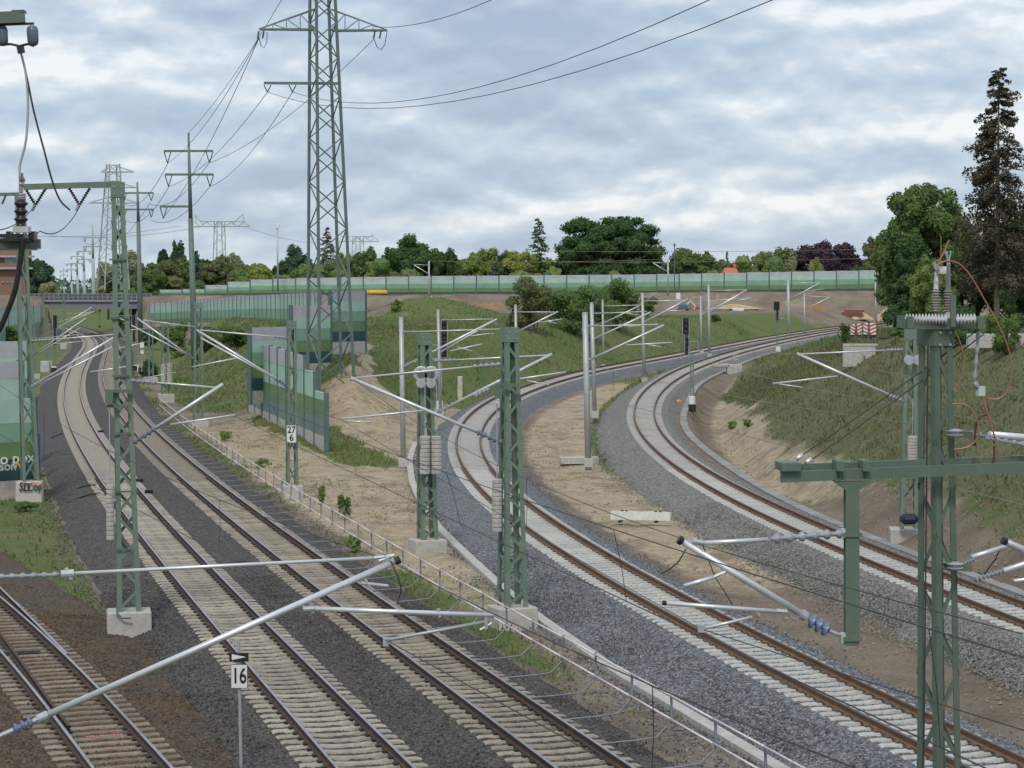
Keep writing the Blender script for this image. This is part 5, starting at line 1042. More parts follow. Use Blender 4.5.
text_obj('graffiti', 'oto pox', .75, P(11, 459, 106.0), (math.pi/2, -.03, .6), M_WHITE, w1, .01); text_obj('graffiti', 'son', .6, P(8, 466.5, 105.9), (math.pi/2, 0, .6), MATS['insulator_white'], w1, .01); text_obj('graffiti', 'W', .6, P(18, 466.5, 106.2), (math.pi/2, 0, .6), M_YELL, w1, .01)
MB().box((P(37, 450, 107).x, 107.2, P(37, 470, 107).z), (.16, .3, 3.6)).build('blue_post', mat('blue_paint', (.03, .11, .36), .5), w1)
# far barriers at the left side of the bridge
fb = [Vector((P(x, 315, D).x, D, .4)) for x, D in ((40.5, 436), (33, 425), (25, 414), (17, 403), (8, 392), (-2, 381), (-14, 370))]
barrier('pale green noise barrier meeting the left bridge abutment', fb, [P(0, 304.5, 436).z]*6, [.2]*6, [(.5, 'grey'), (2, 'mint'), (1.8, 'green')], .2, detailed=False)

# ------------------------------------------------------------------ bridge over the two left tracks
BD = 452.0; bx0, bx1 = P(36, 300, BD).x, P(156, 300, BD).x
br = thing('rail_bridge', 'grey steel girder bridge with panelled railing over the main tracks', 'bridge', Vector((bx0, BD, 0)))
zt_, zd, zs = P(0, 296, BD).z, P(0, 301.5, BD).z, P(0, 308.5, BD).z
mb = MB(); mb.box(((bx0+bx1)/2, BD - 5.6, (zd + zs)/2 + .1), (bx1 - bx0 + 4, .4, zd - zs + .2)); mb.build('girder', M_STEELG, br)
mb = MB(); mb.box(((bx0+bx1)/2, BD + 5.6, (zd + zs)/2), (bx1 - bx0 + 4, .4, zd - zs)); mb.build('girder', M_STEELG, br)
mb = MB(); mb.box(((bx0+bx1)/2, BD, zd - .5), (bx1 - bx0 + 4, 11, .6)); mb.build('deck', M_STEELG, br)
MB().box(((bx0+bx1)/2, BD - 6.0, zd + .12), (bx1 - bx0 + 4, .5, .22)).build('kerb_beam', mat('kerb_grey', (.36, .36, .38)), br)
nr = 26; rail_ = MB(); x_ = np.linspace(bx0, bx1, nr)
for z in (zd + .25, (zd + zt_)/2 + .35, zt_ + .45): MB().box(((bx0+bx1)/2, BD - 6.0, z), (bx1 - bx0, .1, .16)).build('rail', M_STEELD, br)
for i, x in enumerate(x_):
    MB().box((x, BD - 6.0, (zd + zt_)/2 + .3), (.18, .14, zt_ - zd + .5)).build('rail_post', M_STEELD, br)
    if i < nr - 1: MB().box(((x + x_[i+1])/2, BD - 5.9, (zd + zt_)/2 + .28), (x_[i+1] - x - .2, .04, zt_ - zd + .1)).build('rail_panel', mat('rail_panel', (.11, .12, .15), .6), br)
for x, wd in ((bx0 + .8, 3.2), (bx1 - .6, 2.4)): MB().box((x, BD - 4.2, zs/2 - .3), (wd, 4.5, zs + .5)).build('abutment', mat('abutment_concrete', (.46, .42, .40), .9, c2=(.36, .33, .31), scale=.6), br)
for px in (131, 139): MB().box((P(px, 320, BD).x, BD + 4, zs/2), (.7, 2, zs)).build('pier', M_STEELG, br)
c0 = P(45.5, 367, 268); tag(MB().bevbox((c0.x, c0.y, c0.z), (1.1, .9, 1.4), .05).build('cabinet', mat('cabinet_grey', (.5, .52, .5), .7)), 'pale grey trackside cabinet left of the main tracks', 'cabinet')
c0 = P(64, 346, 355); tag(MB().bevbox((c0.x, c0.y, c0.z), (1.0, .8, 1.0), .05).build('cabinet', MATS['cabinet_grey']), 'small pale cabinet near the left bridge abutment', 'cabinet')

# ------------------------------------------------------------------ brick building at the left edge, house roof behind the barrier
bb = P(14, 292, 480); hb = thing('brick_building', 'red brick building with pale balcony bands at the left edge', 'building', Vector((bb.x, bb.y, 0)))
xl, xr = P(-40, 290, 480).x, P(29.5, 290, 480).x; cx = (xl + xr)/2; zr1 = P(0, 250.5, 480).z
MB().box((cx, 481.2, zr1/2), (xr - xl, 2.4, zr1)).build('wall', M_BRICK, hb)
for y in (256.5, 268.3): MB().box((cx + .5, 479.4, P(0, y, 480).z), (xr - xl + 1.2, 1.6, .42)).build('balcony_slab', mat('band_grey', (.45, .45, .47)), hb)
MB().box((cx, 479.7, P(0, 265.5, 480).z), (xr - xl + .3, .3, 1.1)).build('parapet', M_BRICK, hb)
for x in (8, 14.5, 21.5):
    f_o = MB().box((P(x, 262, 479.9).x, 479.9, P(0, 261.5, 480).z), (1.25, .2, 1.4)).build('window', M_WHITE, hb); MB().box((P(x, 262, 479.9).x, 479.76, P(0, 261.5, 480).z), (1.0, .08, 1.15)).build('pane', M_GLASS, f_o)
for x in (3, 8, 13): MB().box((P(x, 282, 479.9).x, 479.9, P(0, 282.3, 480).z), (.7, .2, .36)).build('window', M_GLASS, hb)
MB().box((P(8, 249, 481).x, 481.2, zr1 + .25), (3.5, 1.8, .5)).build('roof_kerb', mat('band_grey', (.45, .45, .47)), hb)
hh0 = P(732, 280, 488); hs = thing('house', 'orange tiled house roof peeping over the green barrier', 'house', Vector((hh0.x, 488, 3)))
zr0, zr2 = P(0, 273, 488).z, P(0, 267.5, 488).z; xa, xb = P(724.5, 0, 488).x, P(740, 0, 488).x
MB().box(((xa+xb)/2, 491, (zr0 + 3)/2), (xb - xa - .4, 7, zr0 - 3)).build('wall', M_WHITE, hs)
rf = MB().add([(xa, 488, zr0), (xb, 488, zr0), (xb, 494, zr0), (xa, 494, zr0), (xa + .6, 491, zr2), (xb - .3, 491, zr2)], [(0, 1, 5, 4), (2, 3, 4, 5), (0, 4, 3), (1, 2, 5), (3, 2, 1, 0)]).build('roof', M_ROOF, hs)
MB().box((P(736, 0, 490).x, 490.5, zr2 + .2), (.6, .6, 1.3)).build('chimney', M_ROOF, rf)
# ------------------------------------------------------------------ power line pylons
def big_lattice(root, base, top, wb, wt, npan, m, leg, bar, yaw=0.35, joined=False):
    cb, ct = corners(Vector(base), wb/2, yaw), corners(Vector(top), wt/2, yaw)
    for i in range(4): MB().bar(cb[i], ct[i], leg, leg, (1, 1, 0)).build('leg', m, root)
    J = MB(); rat = (wt / wb) ** (1 / npan); ts = np.cumsum([0] + [rat**k for k in range(npan)]); ts = ts / ts[-1]
    for fc in range(4):
        for k in range(npan):
            l0, l1 = lerp(cb[fc], ct[fc], ts[k]), lerp(cb[fc], ct[fc], ts[k+1]); r0, r1 = lerp(cb[(fc+1) % 4], ct[(fc+1) % 4], ts[k]), lerp(cb[(fc+1) % 4], ct[(fc+1) % 4], ts[k+1])
            for p, q in (((l0, r1),) if (k + fc) % 2 else ((r0, l1),)):
                mb = J if joined else MB(); mb.bar(p, q, bar, bar*.6, (0, 1, .3))
                if not joined: mb.build('brace', m, root)
    if joined: J.build('lacing', m, root)['kind'] = 'stuff'
def truss_arm(root, px0, px1, y, yap, D, m, sz=.1):
    a0, a1 = P(px0, y, D - .6), P(px1, y, D - .3); b1 = P(px1, yap, D); mb = MB(); t = MB()
    for dd in (0, .9):
        v = Vector((0, dd, 0)); mb.bar(a0 + v*.5, a1 + v, sz, sz)
    mb.bar(P(px0, y, D - .4), b1, sz*.8, sz*.8); mb.bar(P(px0, y, D - .1), b1 + Vector((0, .5, 0)), sz*.8, sz*.8)
    for i in range(1, 4):
        f = i / 4; p, q = lerp(a0, a1, f), lerp(P(px0, y, D - .4), b1, f); mb.bar(p, q, sz*.6, sz*.6, (0, 1, 0)); mb.bar(q, lerp(a0, a1, min(1, f + .25)), sz*.6, sz*.6, (0, 1, 0))
    return mb.build('cross_arm', m, root)
M_PYL = mat('pylon_paint', (.15, .195, .175), .6, c2=(.12, .16, .145), scale=2); M_PYLF = mat('pylon_haze_far', (.42, .47, .47), .7)  # far pylons: distance haze is put into the colour by lightening it
DP = 163.0; pb_ = hit(331, 374); pz = 1.0; pc = P(331, 372, DP); pc.z = zat(pc.x, DP) - .3
ptop_ = P(321, -70, DP); r = thing('lattice_pylon', 'large grey green lattice pylon rising behind the striped noise barrier', 'pylon', pc)
big_lattice(r, pc, ptop_, 2.75, 1.25, 22, M_PYL, .17, .09, .42)
truss_arm(r, 259, 314, 29, 9, DP, M_PYL, .11); truss_arm(r, 387, 331, 30, 9, DP, M_PYL, .11)
MB().bar(P(264, 83, DP), P(338, 83.5, DP), .22, .19).build('cross_arm', M_PYL, r)
for x in (264, 289):
    for dx in (0, 7): MB().insul(P(x + dx, 85, DP), P(x + 3.5, 92, DP), .06, 6).build('insulator', M_INSD, r)
for x in (259, 264, 375, 381): MB().insul(P(x, 31, DP), P(x - 1.5, 38.5, DP), .09, 6).build('insulator', M_INSD, r)
MB().path([P(259, 38, DP), P(261, 46, DP), P(264, 48, DP), P(267, 42, DP), P(267, 32, DP)], .03, 5).build('jumper', M_WIRE, r); MB().path([P(374, 39, DP), P(377, 47, DP), P(381, 50, DP), P(385, 44, DP), P(387, 32, DP)], .03, 5).build('jumper', M_WIRE, r)
def tub(label, px, ytop, D, arms, r0, m, bx=0.0, zb=None):
    T = P(px, ytop, D); B = Vector((P(px + bx, 287, D).x, D, zat(T.x, D) if zb is None else zb)); r = thing('tubular_pylon', label, 'pylon', B, 'slender tubular pylons along the railway')
    k = (arms[-1][0] - ytop) ; J = P(px + bx*.35, arms[-1][0] + 12, D)
    MB().tube(B, J, r0, 10, r0*.72).build('shaft', m, r, True); MB().tube(J, T, r0*.62, 8, r0*.3).build('upper_shaft', m, r, True)
    for y, x0, x1 in arms:
        MB().bar(P(x0, y, D), P(x1, y, D), r0*.55, r0*.62).build('cross_arm', m, r)
        sc2 = D / 260
        for xe in (x0, x1):
            if abs(xe - px) < 8 / sc2: continue
            s_ = 1 if xe < px else -1; tip = P(xe + s_*3.5/sc2, y + 12/sc2, D)
            MB().tube(P(xe, y + .5, D), tip, .06*sc2**.5, 5).build('insulator', M_INSD, r); MB().tube(P(xe + s_*7/sc2, y + .5, D), tip, .06*sc2**.5, 5).build('insulator', M_INSD, r)
    return r
tub('tall tubular pylon with three cross arms right of the tall arm mast', 188.5, 133, 260, [(151, 164, 213), (174.5, 165, 213.5), (206.5, 160, 191)], .42, M_PYL, 6)
tub('second tubular pylon with two arms right of the tall arm mast', 137.3, 182, 400, [(193, 122, 153.5), (209.5, 122, 153.5)], .5, M_PYL, 3)
for k_, (px, yt, D, ar) in enumerate(((92.5, 225, 680, [(237.5, 83.5, 101.5), (246.5, 84, 102)]), (83.5, 246, 860, [(251.5, 77, 91), (259.5, 77, 91)]), (76.8, 252, 1050, [(256.5, 70.5, 83), (263.5, 70.5, 83)]), (71, 263, 1300, [(264, 66, 76.5), (269.5, 66, 76.5)]), (63.5, 268, 1600, [(271, 60, 68), (275, 60, 68)]))):
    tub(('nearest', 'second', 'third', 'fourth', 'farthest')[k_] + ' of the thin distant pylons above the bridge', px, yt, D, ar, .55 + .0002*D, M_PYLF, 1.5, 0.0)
def far_lat(label, px, ytop, ybase, D, wb, wt, arms, m):
    B, T = P(px, ybase, D), P(px, ytop, D); r = thing('lattice_pylon', label, 'pylon', B); big_lattice(r, B, T, wb, wt, 12, m, .22, .11, .5, True)
    for x0, x1, y, ya in arms:
        mb = MB(); mb.bar(P(x0, y, D), P(x1, y, D), .3, .3); mb.bar(P(x0, y, D), P(px, ya, D), .22, .22, (0, 1, 0)); mb.bar(P(x1, y, D), P(px, ya, D), .22, .22, (0, 1, 0)); mb.build('cross_arm', m, r)
    return r
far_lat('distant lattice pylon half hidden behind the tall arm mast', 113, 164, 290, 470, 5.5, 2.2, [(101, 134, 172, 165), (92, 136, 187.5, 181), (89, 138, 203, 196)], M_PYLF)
def wide(label, px, D, y, x0, x1, ybase, horns):
    B = P(px, ybase, D); r = thing('lattice_pylon', label, 'pylon', B); big_lattice(r, B, P(px, y - 5, D), 4.5*D/900, 3.2*D/900, 7, M_PYLF, .26, .15, .5, True)
    mb = MB(); mb.bar(P(x0, y, D), P(x1, y, D), .45, .45); mb.bar(P(x0 + 6, y - 5, D), P(x1 - 6, y - 5, D), .4, .4)
    n = 9
    for i in range(n): xa = x0 + (x1 - x0)*i/n; xb = x0 + (x1 - x0)*(i+1)/n; mb.bar(P(xa, y if i % 2 else y - 4.5, D), P(xb, y - 4.5 if i % 2 else y, D), .3, .3, (0, 1, 0))
    for hx, hy, tx in horns: mb.bar(P(hx, y - 2, D), P(tx, hy, D), .35, .35, (0, 1, 0)); mb.bar(P(tx, hy, D), P(tx + 1.5, y - 4, D), .25, .25, (0, 1, 0))
    mb.build('cross_arm', M_PYLF, r)
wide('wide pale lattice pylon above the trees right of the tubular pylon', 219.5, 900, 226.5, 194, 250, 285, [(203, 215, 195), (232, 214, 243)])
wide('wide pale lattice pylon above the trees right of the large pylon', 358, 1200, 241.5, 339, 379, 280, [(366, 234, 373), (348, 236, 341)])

# ------------------------------------------------------------------ overhead wires
def wire(label, pts, r, m=None, sag=0.0, group='overhead wires', n=14):
    q = []
    for i in range(len(pts) - 1):
        for s_ in range(n):
            t = s_ / n; p = lerp(pts[i], pts[i+1], t); q.append(p - Vector((0, 0, sag * 4 * t * (1 - t))))
    q.append(pts[-1]); return tag(MB().path(q, r, 4).build('overhead_wire', m or M_WIRE), label, 'wire', group)
WF = 'high voltage lines across the sky'
HVL = ['from the large pylon left arm to the upper left tubular arm', 'from the large pylon right arm to the upper right tubular arm', 'from the top of the large pylon to the tip of the tubular pylon', 'from the outer lower insulator of the large pylon to the tubular pylon', 'from the inner lower insulator of the large pylon to the tubular pylon', 'from the large pylon down to the lowest tubular arm',
       'from the left upper arm between the two tubular pylons', 'from the right upper arm between the two tubular pylons', 'from the left middle arm between the two tubular pylons', 'from the right middle arm between the two tubular pylons', 'leaving the second tubular pylon on the left', 'leaving the second tubular pylon on the right',
       'rising right from the right arm tip of the large pylon', 'of the upper long sagging pair right of the large pylon', 'of the lower long sagging pair right of the large pylon', 'running left behind the tall arm mast', 'between the two wide pale pylons', 'reaching the wide pale pylon from the left']
HVN = iter(HVL)
def hv(pts, r=.035, sag=0.0): return wire('power wire ' + next(HVN), pts, r, None, sag, WF)
a1, a2, a3, b1_, b2_ = P(259, 38, DP), P(374, 39, DP), P(322, -72, DP), P(267.5, 92, DP), P(292.5, 92, DP)
for s_, e in ((a1, P(168, 163, 260)), (a2, P(209, 163, 260)), (a3, P(188.5, 133, 260)), (b1_, P(169, 186.5, 260)), (b2_, P(210, 186.5, 260)), (a1, P(163, 218, 260))): hv([s_, e], .028, 1.2)
for x, y in ((168, 163), (209, 163), (169, 186.5), (210, 186.5)): hv([P(x, y, 260), P(137 + (-12 if x < 188 else 13), y + 41 if y < 170 else y + 33, 400)], .04, 2.0)
for x in (125, 150): hv([P(x, 203, 400), P(92.5 + (x - 137)*.6, 243, 680)], .05, 3)
hv([a2 + Vector((0, 0, .9)), P(500, -4, 110)], .022, .5)
hv([b2_, P(718, -4, 70)], .018, 1.9); hv([b1_, P(782, -4, 70)], .018, 2.25)
hv([P(180, 226, 900), P(-20, 232, 900)], .06, 3); hv([P(246, 227, 900), P(345, 242, 1200)], .06, 3); hv([P(50, 236, 880), P(200, 227, 900)], .06, 2)
# feeder wires from the long arm mast
wire('dark feeder wire running left from the long arm mast', [P(80, 206, 63.4), P(40, 231, 60), P(-20, 236, 52)], .016, None, .35, 'feeder wires at the upper left'); wire('dark feeder wire from the outer insulator of the long arm mast', [P(35, 206, 63.4), P(-20, 228, 56)], .016, None, .3, 'feeder wires at the upper left')
wire('left of two dark tensioned wires from the beam end to the mast head', [P(801, 456, 35.6), P(979, 329, 36.2)], .011, None, .02, 'tensioned wires at the near right mast'); wire('right of two dark tensioned wires from the beam end to the mast head', [P(811, 460, 35.6), P(984, 334, 36.2)], .011, None, .02, 'tensioned wires at the near right mast')
def wpath(pts, sag, n=14):
    q = []
    for i in range(len(pts) - 1):
        for s_ in range(n): t = s_ / n; q.append(lerp(pts[i], pts[i+1], t) - Vector((0, 0, sag * 4 * t * (1 - t))))
    return q + [pts[-1]]
def catenary(name, tr, sup, m):
    """sup: (distance, contact override, messenger override)"""
    C, M = [], []
    for i, (D, c, mm) in enumerate(sup):
        u = .3 * (-1)**i
        C.append(c if c is not None else tr.c(D, u, 5.55)); M.append(mm if mm is not None else tr.c(D, u, 7.1))
    root = thing('overhead_line', 'thin overhead wires with droppers above ' + name, 'overhead line', C[1], 'overhead lines above the tracks')
    MB().path(wpath(C, .05), .0085, 4).build('contact_wire', m, root); MB().path(wpath(M, .4), .0075, 4).build('carrying_wire', m, root)
    for i in range(len(C) - 1):
        if C[i].y > 130: break
        n = max(2, int((C[i+1] - C[i]).length / 9))
        for j in range(1, n):
            t = j / n; c = lerp(C[i], C[i+1], t) - Vector((0, 0, .05*4*t*(1-t))); mm = lerp(M[i], M[i+1], t) - Vector((0, 0, .4*4*t*(1-t)))
            MB().path([c, lerp(c, mm, .5) + Vector((.02, 0, 0)), mm], .005, 4).build('dropper', M_WIRE, root)
catenary('the turnout track', T0, [(2, None, None), (29.7, P(386, 640, 29.6), P(388, 560, 29.7)), (66, None, None), (105, None, None)], M_WIRE)
catenary('the left main track', T1, [(2, None, None), (64, P(236, 417, 64.6), P(222, 384, 64.6)), (105, P(128, 368, 106), P(122, 333, 106)), (160, None, None), (205, None, None), (248, None, None), (288, None, None), (372, None, None), (440, None, None)], M_WIRE)
catenary('the railed main track', T2, [(2, None, None), (35.2, P(701, 629, 35.2), P(692, 542, 35.2)), (66.5, P(342, 420, 67.1), P(352, 378, 67.1)), (107, P(192, 367, 107.4), P(199, 330, 107.4)), (160, P(140, 379, 160.5), P(138, 318, 160.5)), (196, None, None), (236, None, None), (300, None, None), (400, None, None)], M_WIRE)
catenary('the middle curved track', T3, [(2, None, None), (36.5, None, None), (85, P(550, 385, 85), P(551, 354, 85)), (126, P(471, 351, 125.5), P(494, 320, 125.5)), (168, P(494, 334, 168), P(494, 320, 168)), (204, P(557, 323.5, 204), P(556, 312, 204)), (247, P(638, 315, 247), P(638, 306, 247)), (275, P(725, 306, 275), P(746, 290, 275)), (342, None, None), (410, None, None)], M_WIREL)
catenary('the outer curved track', T4, [(2, None, None), (45, None, None), (88, P(803, 387, 88), P(798, 354, 88)), (126, P(661, 347, 126), P(663, 326, 126)), (163, P(656, 325, 163), P(650, 312, 163)), (215, P(686, 311, 215), P(687, 299, 215)), (266, P(752, 298, 266), P(747, 290, 266)), (342, P(824, 289, 342), P(820, 283, 342)), (417, None, None)], M_WIREL)
for k_, (a, b) in enumerate((((545, 251), (905, 248)), ((545, 262), (905, 257)), ((430, 261), (668, 259)))): wire(('upper', 'lower', 'left')[k_] + ' pale wire above the green barrier on the embankment', [P(*a, 447), P(*b, 447)], .035, M_WIREL, .4, 'wires above the embankment')

# ------------------------------------------------------------------ trees and bushes
def leaf_mesh(name, C, Nrm, size, m, parent, jitter=.8):
    n = len(C); C = np.asarray(C, float); R = rng.normal(size=(n, 3)); Nn = np.asarray(Nrm, float) + jitter * R; Nn /= np.linalg.norm(Nn, axis=1)[:, None] + 1e-9
    A = np.cross(Nn, rng.normal(size=(n, 3))); A /= np.linalg.norm(A, axis=1)[:, None] + 1e-9; B = np.cross(Nn, A)
    s = (size * rng.uniform(.6, 1.35, n))[:, None]; a, b = A * s, B * s * .62
    V = np.stack([C - a, C - b * .9 - a * .1, C + a, C + b], 1).reshape(-1, 3); Q = np.arange(4*n).reshape(-1, 4)
    if parent is not None: V = V - np.array(origin(parent))
    return nparr_mesh(name, V, Q, m, parent)
def crown_pts(c, rx, ry, rz, K, n, flat=.35, clump=.3, seed=None):
    d = rng.normal(size=(K, 3)); d /= np.linalg.norm(d, axis=1)[:, None]; d[:, 2] = np.where(d[:, 2] < -.85, -d[:, 2]*.5, d[:, 2])
    rad = rng.uniform(.3, .9, K)[:, None]; cc = np.sign(d) * np.abs(d)**.82 * rad
    cr = rng.uniform(.6, 1.25, K) * clump; w_ = cr**2; idx = rng.choice(K, n, p=w_/w_.sum())
    e = rng.normal(size=(n, 3)); e /= np.linalg.norm(e, axis=1)[:, None]; rr = np.cbrt(rng.uniform(.4, 1.25, n))[:, None]
    pts = cc[idx] + e * rr * cr[idx][:, None] * np.array([1, 1, .8]); sc3 = np.array([rx, ry, rz])
    crown_pts.rad = cr; return np.array(c) + pts * sc3, e + .5 * pts, np.array(c) + cc * sc3
_o = np.array([(1, 0, 0), (-1, 0, 0), (0, 1, 0), (0, -1, 0), (0, 0, 1), (0, 0, -1)], float); _f = [(0, 2, 4), (2, 1, 4), (1, 3, 4), (3, 0, 4), (2, 0, 5), (1, 2, 5), (3, 1, 5), (0, 3, 5)]
def _sub(V, F):
    V = [tuple(v) for v in V]; c = {}; out = []
    def mid_(a, b):
        k = (min(a, b), max(a, b))
        if k not in c: m_ = np.array(V[a]) + np.array(V[b]); m_ /= np.linalg.norm(m_); c[k] = len(V); V.append(tuple(m_))
        return c[k]
    for a, b, d in F: p, q, r_ = mid_(a, b), mid_(b, d), mid_(d, a); out += [(a, p, r_), (p, b, q), (r_, q, d), (p, q, r_)]
    return np.array(V), out
BV, BF = _sub(_o, _f); BV, BF = _sub(BV, BF); BF = np.array(BF)
def blobs(name, cc, rad, scl, m, parent):        # the dense inner clumps of a crown
    k = len(cc); V = cc[:, None, :] + BV[None] * rad[:, None, None] * np.array(scl) * rng.uniform(.72, 1.18, (k, len(BV), 1))
    if parent is not None: V = V - np.array(origin(parent))
    return tri_mesh(name, V.reshape(-1, 3), (np.arange(k)[:, None, None]*len(BV) + BF[None]).reshape(-1, 3), m, parent)
def tree(label, px, ytop, hw, D, leaf, cat='tree', ybot=None, n=2600, K=34, group='trees behind the embankment', name='broadleaf_tree', size=None, clump=.3, zb=None, bark=None, asp=1.0):
    x = P(px, 280, D).x; zbs = zb if zb is not None else (2.5 if D > 470 else zat(x, D)); zt = P(px, ytop, D).z; rx = hw / FPX * D
    root = thing(name, label, cat, Vector((x, D, zbs)), group); zc0 = P(px, ybot, D).z if ybot else zbs + (zt - zbs)*.22
    zc, rz = (zt + zc0)/2, (zt - zc0)/2; size = size or max(.16, D * .00062)
    pts, nr_, cc = crown_pts((x, D, zc), rx*.95, rx*.95*asp, rz*.86, K, n, clump=clump)
    cb_ = blobs('crown', cc, crown_pts.rad * .74, (rx*.95, rx*.95*asp, rz*.72), LEAF[leaf], root); leaf_mesh('leaves', pts, nr_, size, LEAF[leaf], cb_)
    mb = MB(); h0 = zc0 + rz*.4; mb.tube((x, D, zbs - .4), (x, D, h0), max(.12, rx*.075), 8, max(.08, rx*.05)); mb.tube((x, D, h0 - .05), (x + rx*.05, D, zc + rz*.5), max(.08, rx*.05), 6, .05)
    for q in cc[rng.choice(len(cc), 7)]: mb.tube((x, D, h0 - rng.uniform(0, .3)*rz), Vector(q), max(.05, rx*.028), 5, .03)
    mb.build('trunk', bark or M_BARK, root); return root
def conifer(label, px, ytop, hw, D, leaf, zb=None, n=3000, group='trees behind the embankment', size=None, bare=0.1, name='conifer', levels=22, droop=.25, power=1.0, bark=None):
    x = P(px, 280, D).x; zbs = zb if zb is not None else (2.5 if D > 470 else zat(x, D)); zt = P(px, ytop, D).z; R = hw / FPX * D; H = zt - zbs
    root = thing(name, label, 'conifer', Vector((x, D, zbs)), group); C, Nr = [], []; size = size or D*.00055; mb = MB()
    mb.tube((x, D, zbs - .4), (x, D, zt - .2), max(.12, H*.012), 8, .03)
    tot = sum(((1 - l/levels)**power + .08) for l in range(levels))
    for l in range(levels):
        f = l / levels; z = zbs + H*(bare + (1 - bare)*f); rl = R*((1 - f)**power*.95 + .035)*rng.uniform(.75, 1.12); nb_ = int(rng.integers(6, 10)); m_ = int(n*((1-f)**power + .08)/tot/nb_) + 2
        for b in range(nb_):
            a = rng.uniform(0, 2*math.pi); L = rl*rng.uniform(.68, 1.15); t = rng.uniform(.12, 1, m_)**.75; zz = z + H*.012*rng.normal() - droop*L*t**1.3 + .12*L*t**3
            w2 = (.1 + .16*L*(1 - t*.75)); off = rng.normal(size=m_)*w2*.55
            C.append(np.stack([x + math.cos(a)*L*t - math.sin(a)*off, D + math.sin(a)*L*t + math.cos(a)*off, zz + rng.normal(size=m_)*.06*L - np.abs(off)*.2], 1)); Nr.append(np.tile([math.cos(a)*.3, math.sin(a)*.3, 1], (m_, 1)))
            if D < 250: mb.tube((x, D, z), (x + math.cos(a)*L*.85, D + math.sin(a)*L*.85, z - droop*L*.8), .035, 4, .012)
    leaf_mesh('crown', np.concatenate(C), np.concatenate(Nr), size, LEAF[leaf], root, .7); mb.build('trunk', bark or M_BARK, root); return root
TL = [(40, 256, 12, 480, 'bluegreen', 'dark spreading tree just right of the brick building'), (47, 281, 8, 470, 'pale', 'small pale blossoming bush beside the bridge railing'), (28, 268, 10, 495, 'olive', 'olive tree half hidden by the brick building'),
      (108, 262, 14, 520, 'pale', 'pale flowering tree behind the tall arm mast'), (128, 252, 17, 530, 'pale', 'cream blossoming tree above the bridge end'), (148, 264, 17, 505, 'mid', 'mid green rounded tree behind the bridge end'), (166, 255, 20, 515, 'olive', 'olive green broad tree left of the tubular pylon'),
      (163, 241, 6, 545, 'dark', 'left of the twin dark pointed trees'), (176, 239, 7, 545, 'dark', 'right of the twin dark pointed trees'), (186, 254, 9, 510, 'mid', 'mid green tree directly behind the tubular pylon'), (202, 250, 9, 525, 'bluegreen', 'blue green tree just right of the tubular pylon'),
      (218, 253, 18, 515, 'olive', 'brownish pine under the wide pale pylon'), (236, 251, 10, 540, 'pale', 'pale crowned tree right of the brownish pine'), (254, 257, 17, 520, 'light', 'bright green round tree left of the thin white mast'), (262, 267, 15, 500, 'yellow', 'yellow green bush in front of the thin white mast'),
      (284, 256, 10, 530, 'dark', 'dark tree just right of the thin white mast'), (300, 243, 14, 530, 'bluegreen', 'tall blue green tree left of the large pylon'), (309, 262, 14, 505, 'light', 'light green tree at the left foot of the large pylon'), (341, 250, 12, 515, 'light', 'light green tree right of the large pylon'), (352, 256, 6, 560, 'purple', 'small dark red tree behind the light green ones'),
      (366, 247, 14, 525, 'mid', 'mid green round tree left of the yellow wagon'), (377, 259, 11, 505, 'yellow', 'yellow green tree above the yellow wagon'), (388, 243, 9, 540, 'dark', 'dark slim tree behind the yellow green one'), (412, 234, 24, 525, 'dark', 'large dark green tree left of the embankment mast'), (428, 243, 14, 535, 'mid', 'tree directly behind the embankment mast'),
      (445, 240, 14, 520, 'dark', 'dark green tree right of the embankment mast'), (458, 261, 8, 530, 'dark', 'low dark tree left of the pale rounded tree'), (481, 245, 21, 515, 'light', 'pale green rounded tree in the middle of the tree line'), (500, 258, 10, 510, 'bluegreen', 'low blue green tree beside the tall narrow conifer'), (522, 250, 18, 510, 'yellow', 'yellow green tree at the foot of the narrow conifer'),
      (690, 248, 22, 520, 'mid', 'round tree right of the large dark oak'), (668, 254, 12, 525, 'mid', 'small tree tucked against the large dark oak'), (709, 250, 12, 530, 'dark', 'dark tree left of the orange roof'), (727, 259, 14, 510, 'olive', 'olive tree left above the orange roof'), (746, 258, 12, 515, 'light', 'light green tree right of the orange roof'),
      (766, 246, 16, 520, 'light', 'bright tree midway between roof and purple trees'), (787, 243, 16, 530, 'mid', 'mid green tree left of the purple trees'), (791, 251, 6, 505, 'pale', 'narrow white flowering tree left of the purple trees'), (815, 233, 21, 525, 'purple', 'larger purple beech above the barrier'), (848, 241, 18, 530, 'purple', 'smaller purple beech right of the larger one'),
      (816, 259, 7, 480, 'yellow', 'small bright round tree in front of the purple beech'), (858, 264, 10, 500, 'dark', 'low dark tree right of the purple beeches'), (876, 233, 12, 510, 'olive', 'thin grey brown tree beside the big wood on the right')]
for px, yt, hw, D, lf, lb in TL:
    small = hw < 9
    tree(lb, px, yt - 3, hw*1.2, D, lf, ybot=304, n=int(1600 + 300*hw), K=22 if small else 60, clump=.4 if small else .27, asp=.8)
tree('huge dark oak towering over the middle of the green barrier', 606, 205, 65, 520, 'dark', ybot=308, n=34000, K=190, clump=.17, asp=.7, size=.36)
conifer('tall narrow conifer left of the huge oak', 538, 216, 19, 515, 'mid', n=5200, power=.55, levels=26)
conifer('pointed dark conifer standing behind the large pylon', 327, 226, 19, 540, 'olive', n=4200, power=.65, levels=26); conifer('small pointed pine above the orange roof', 727, 250, 7, 525, 'olive', n=700, power=.8); conifer('pointed conifer at the middle of the left tree line', 415, 232, 9, 535, 'fir', n=900)
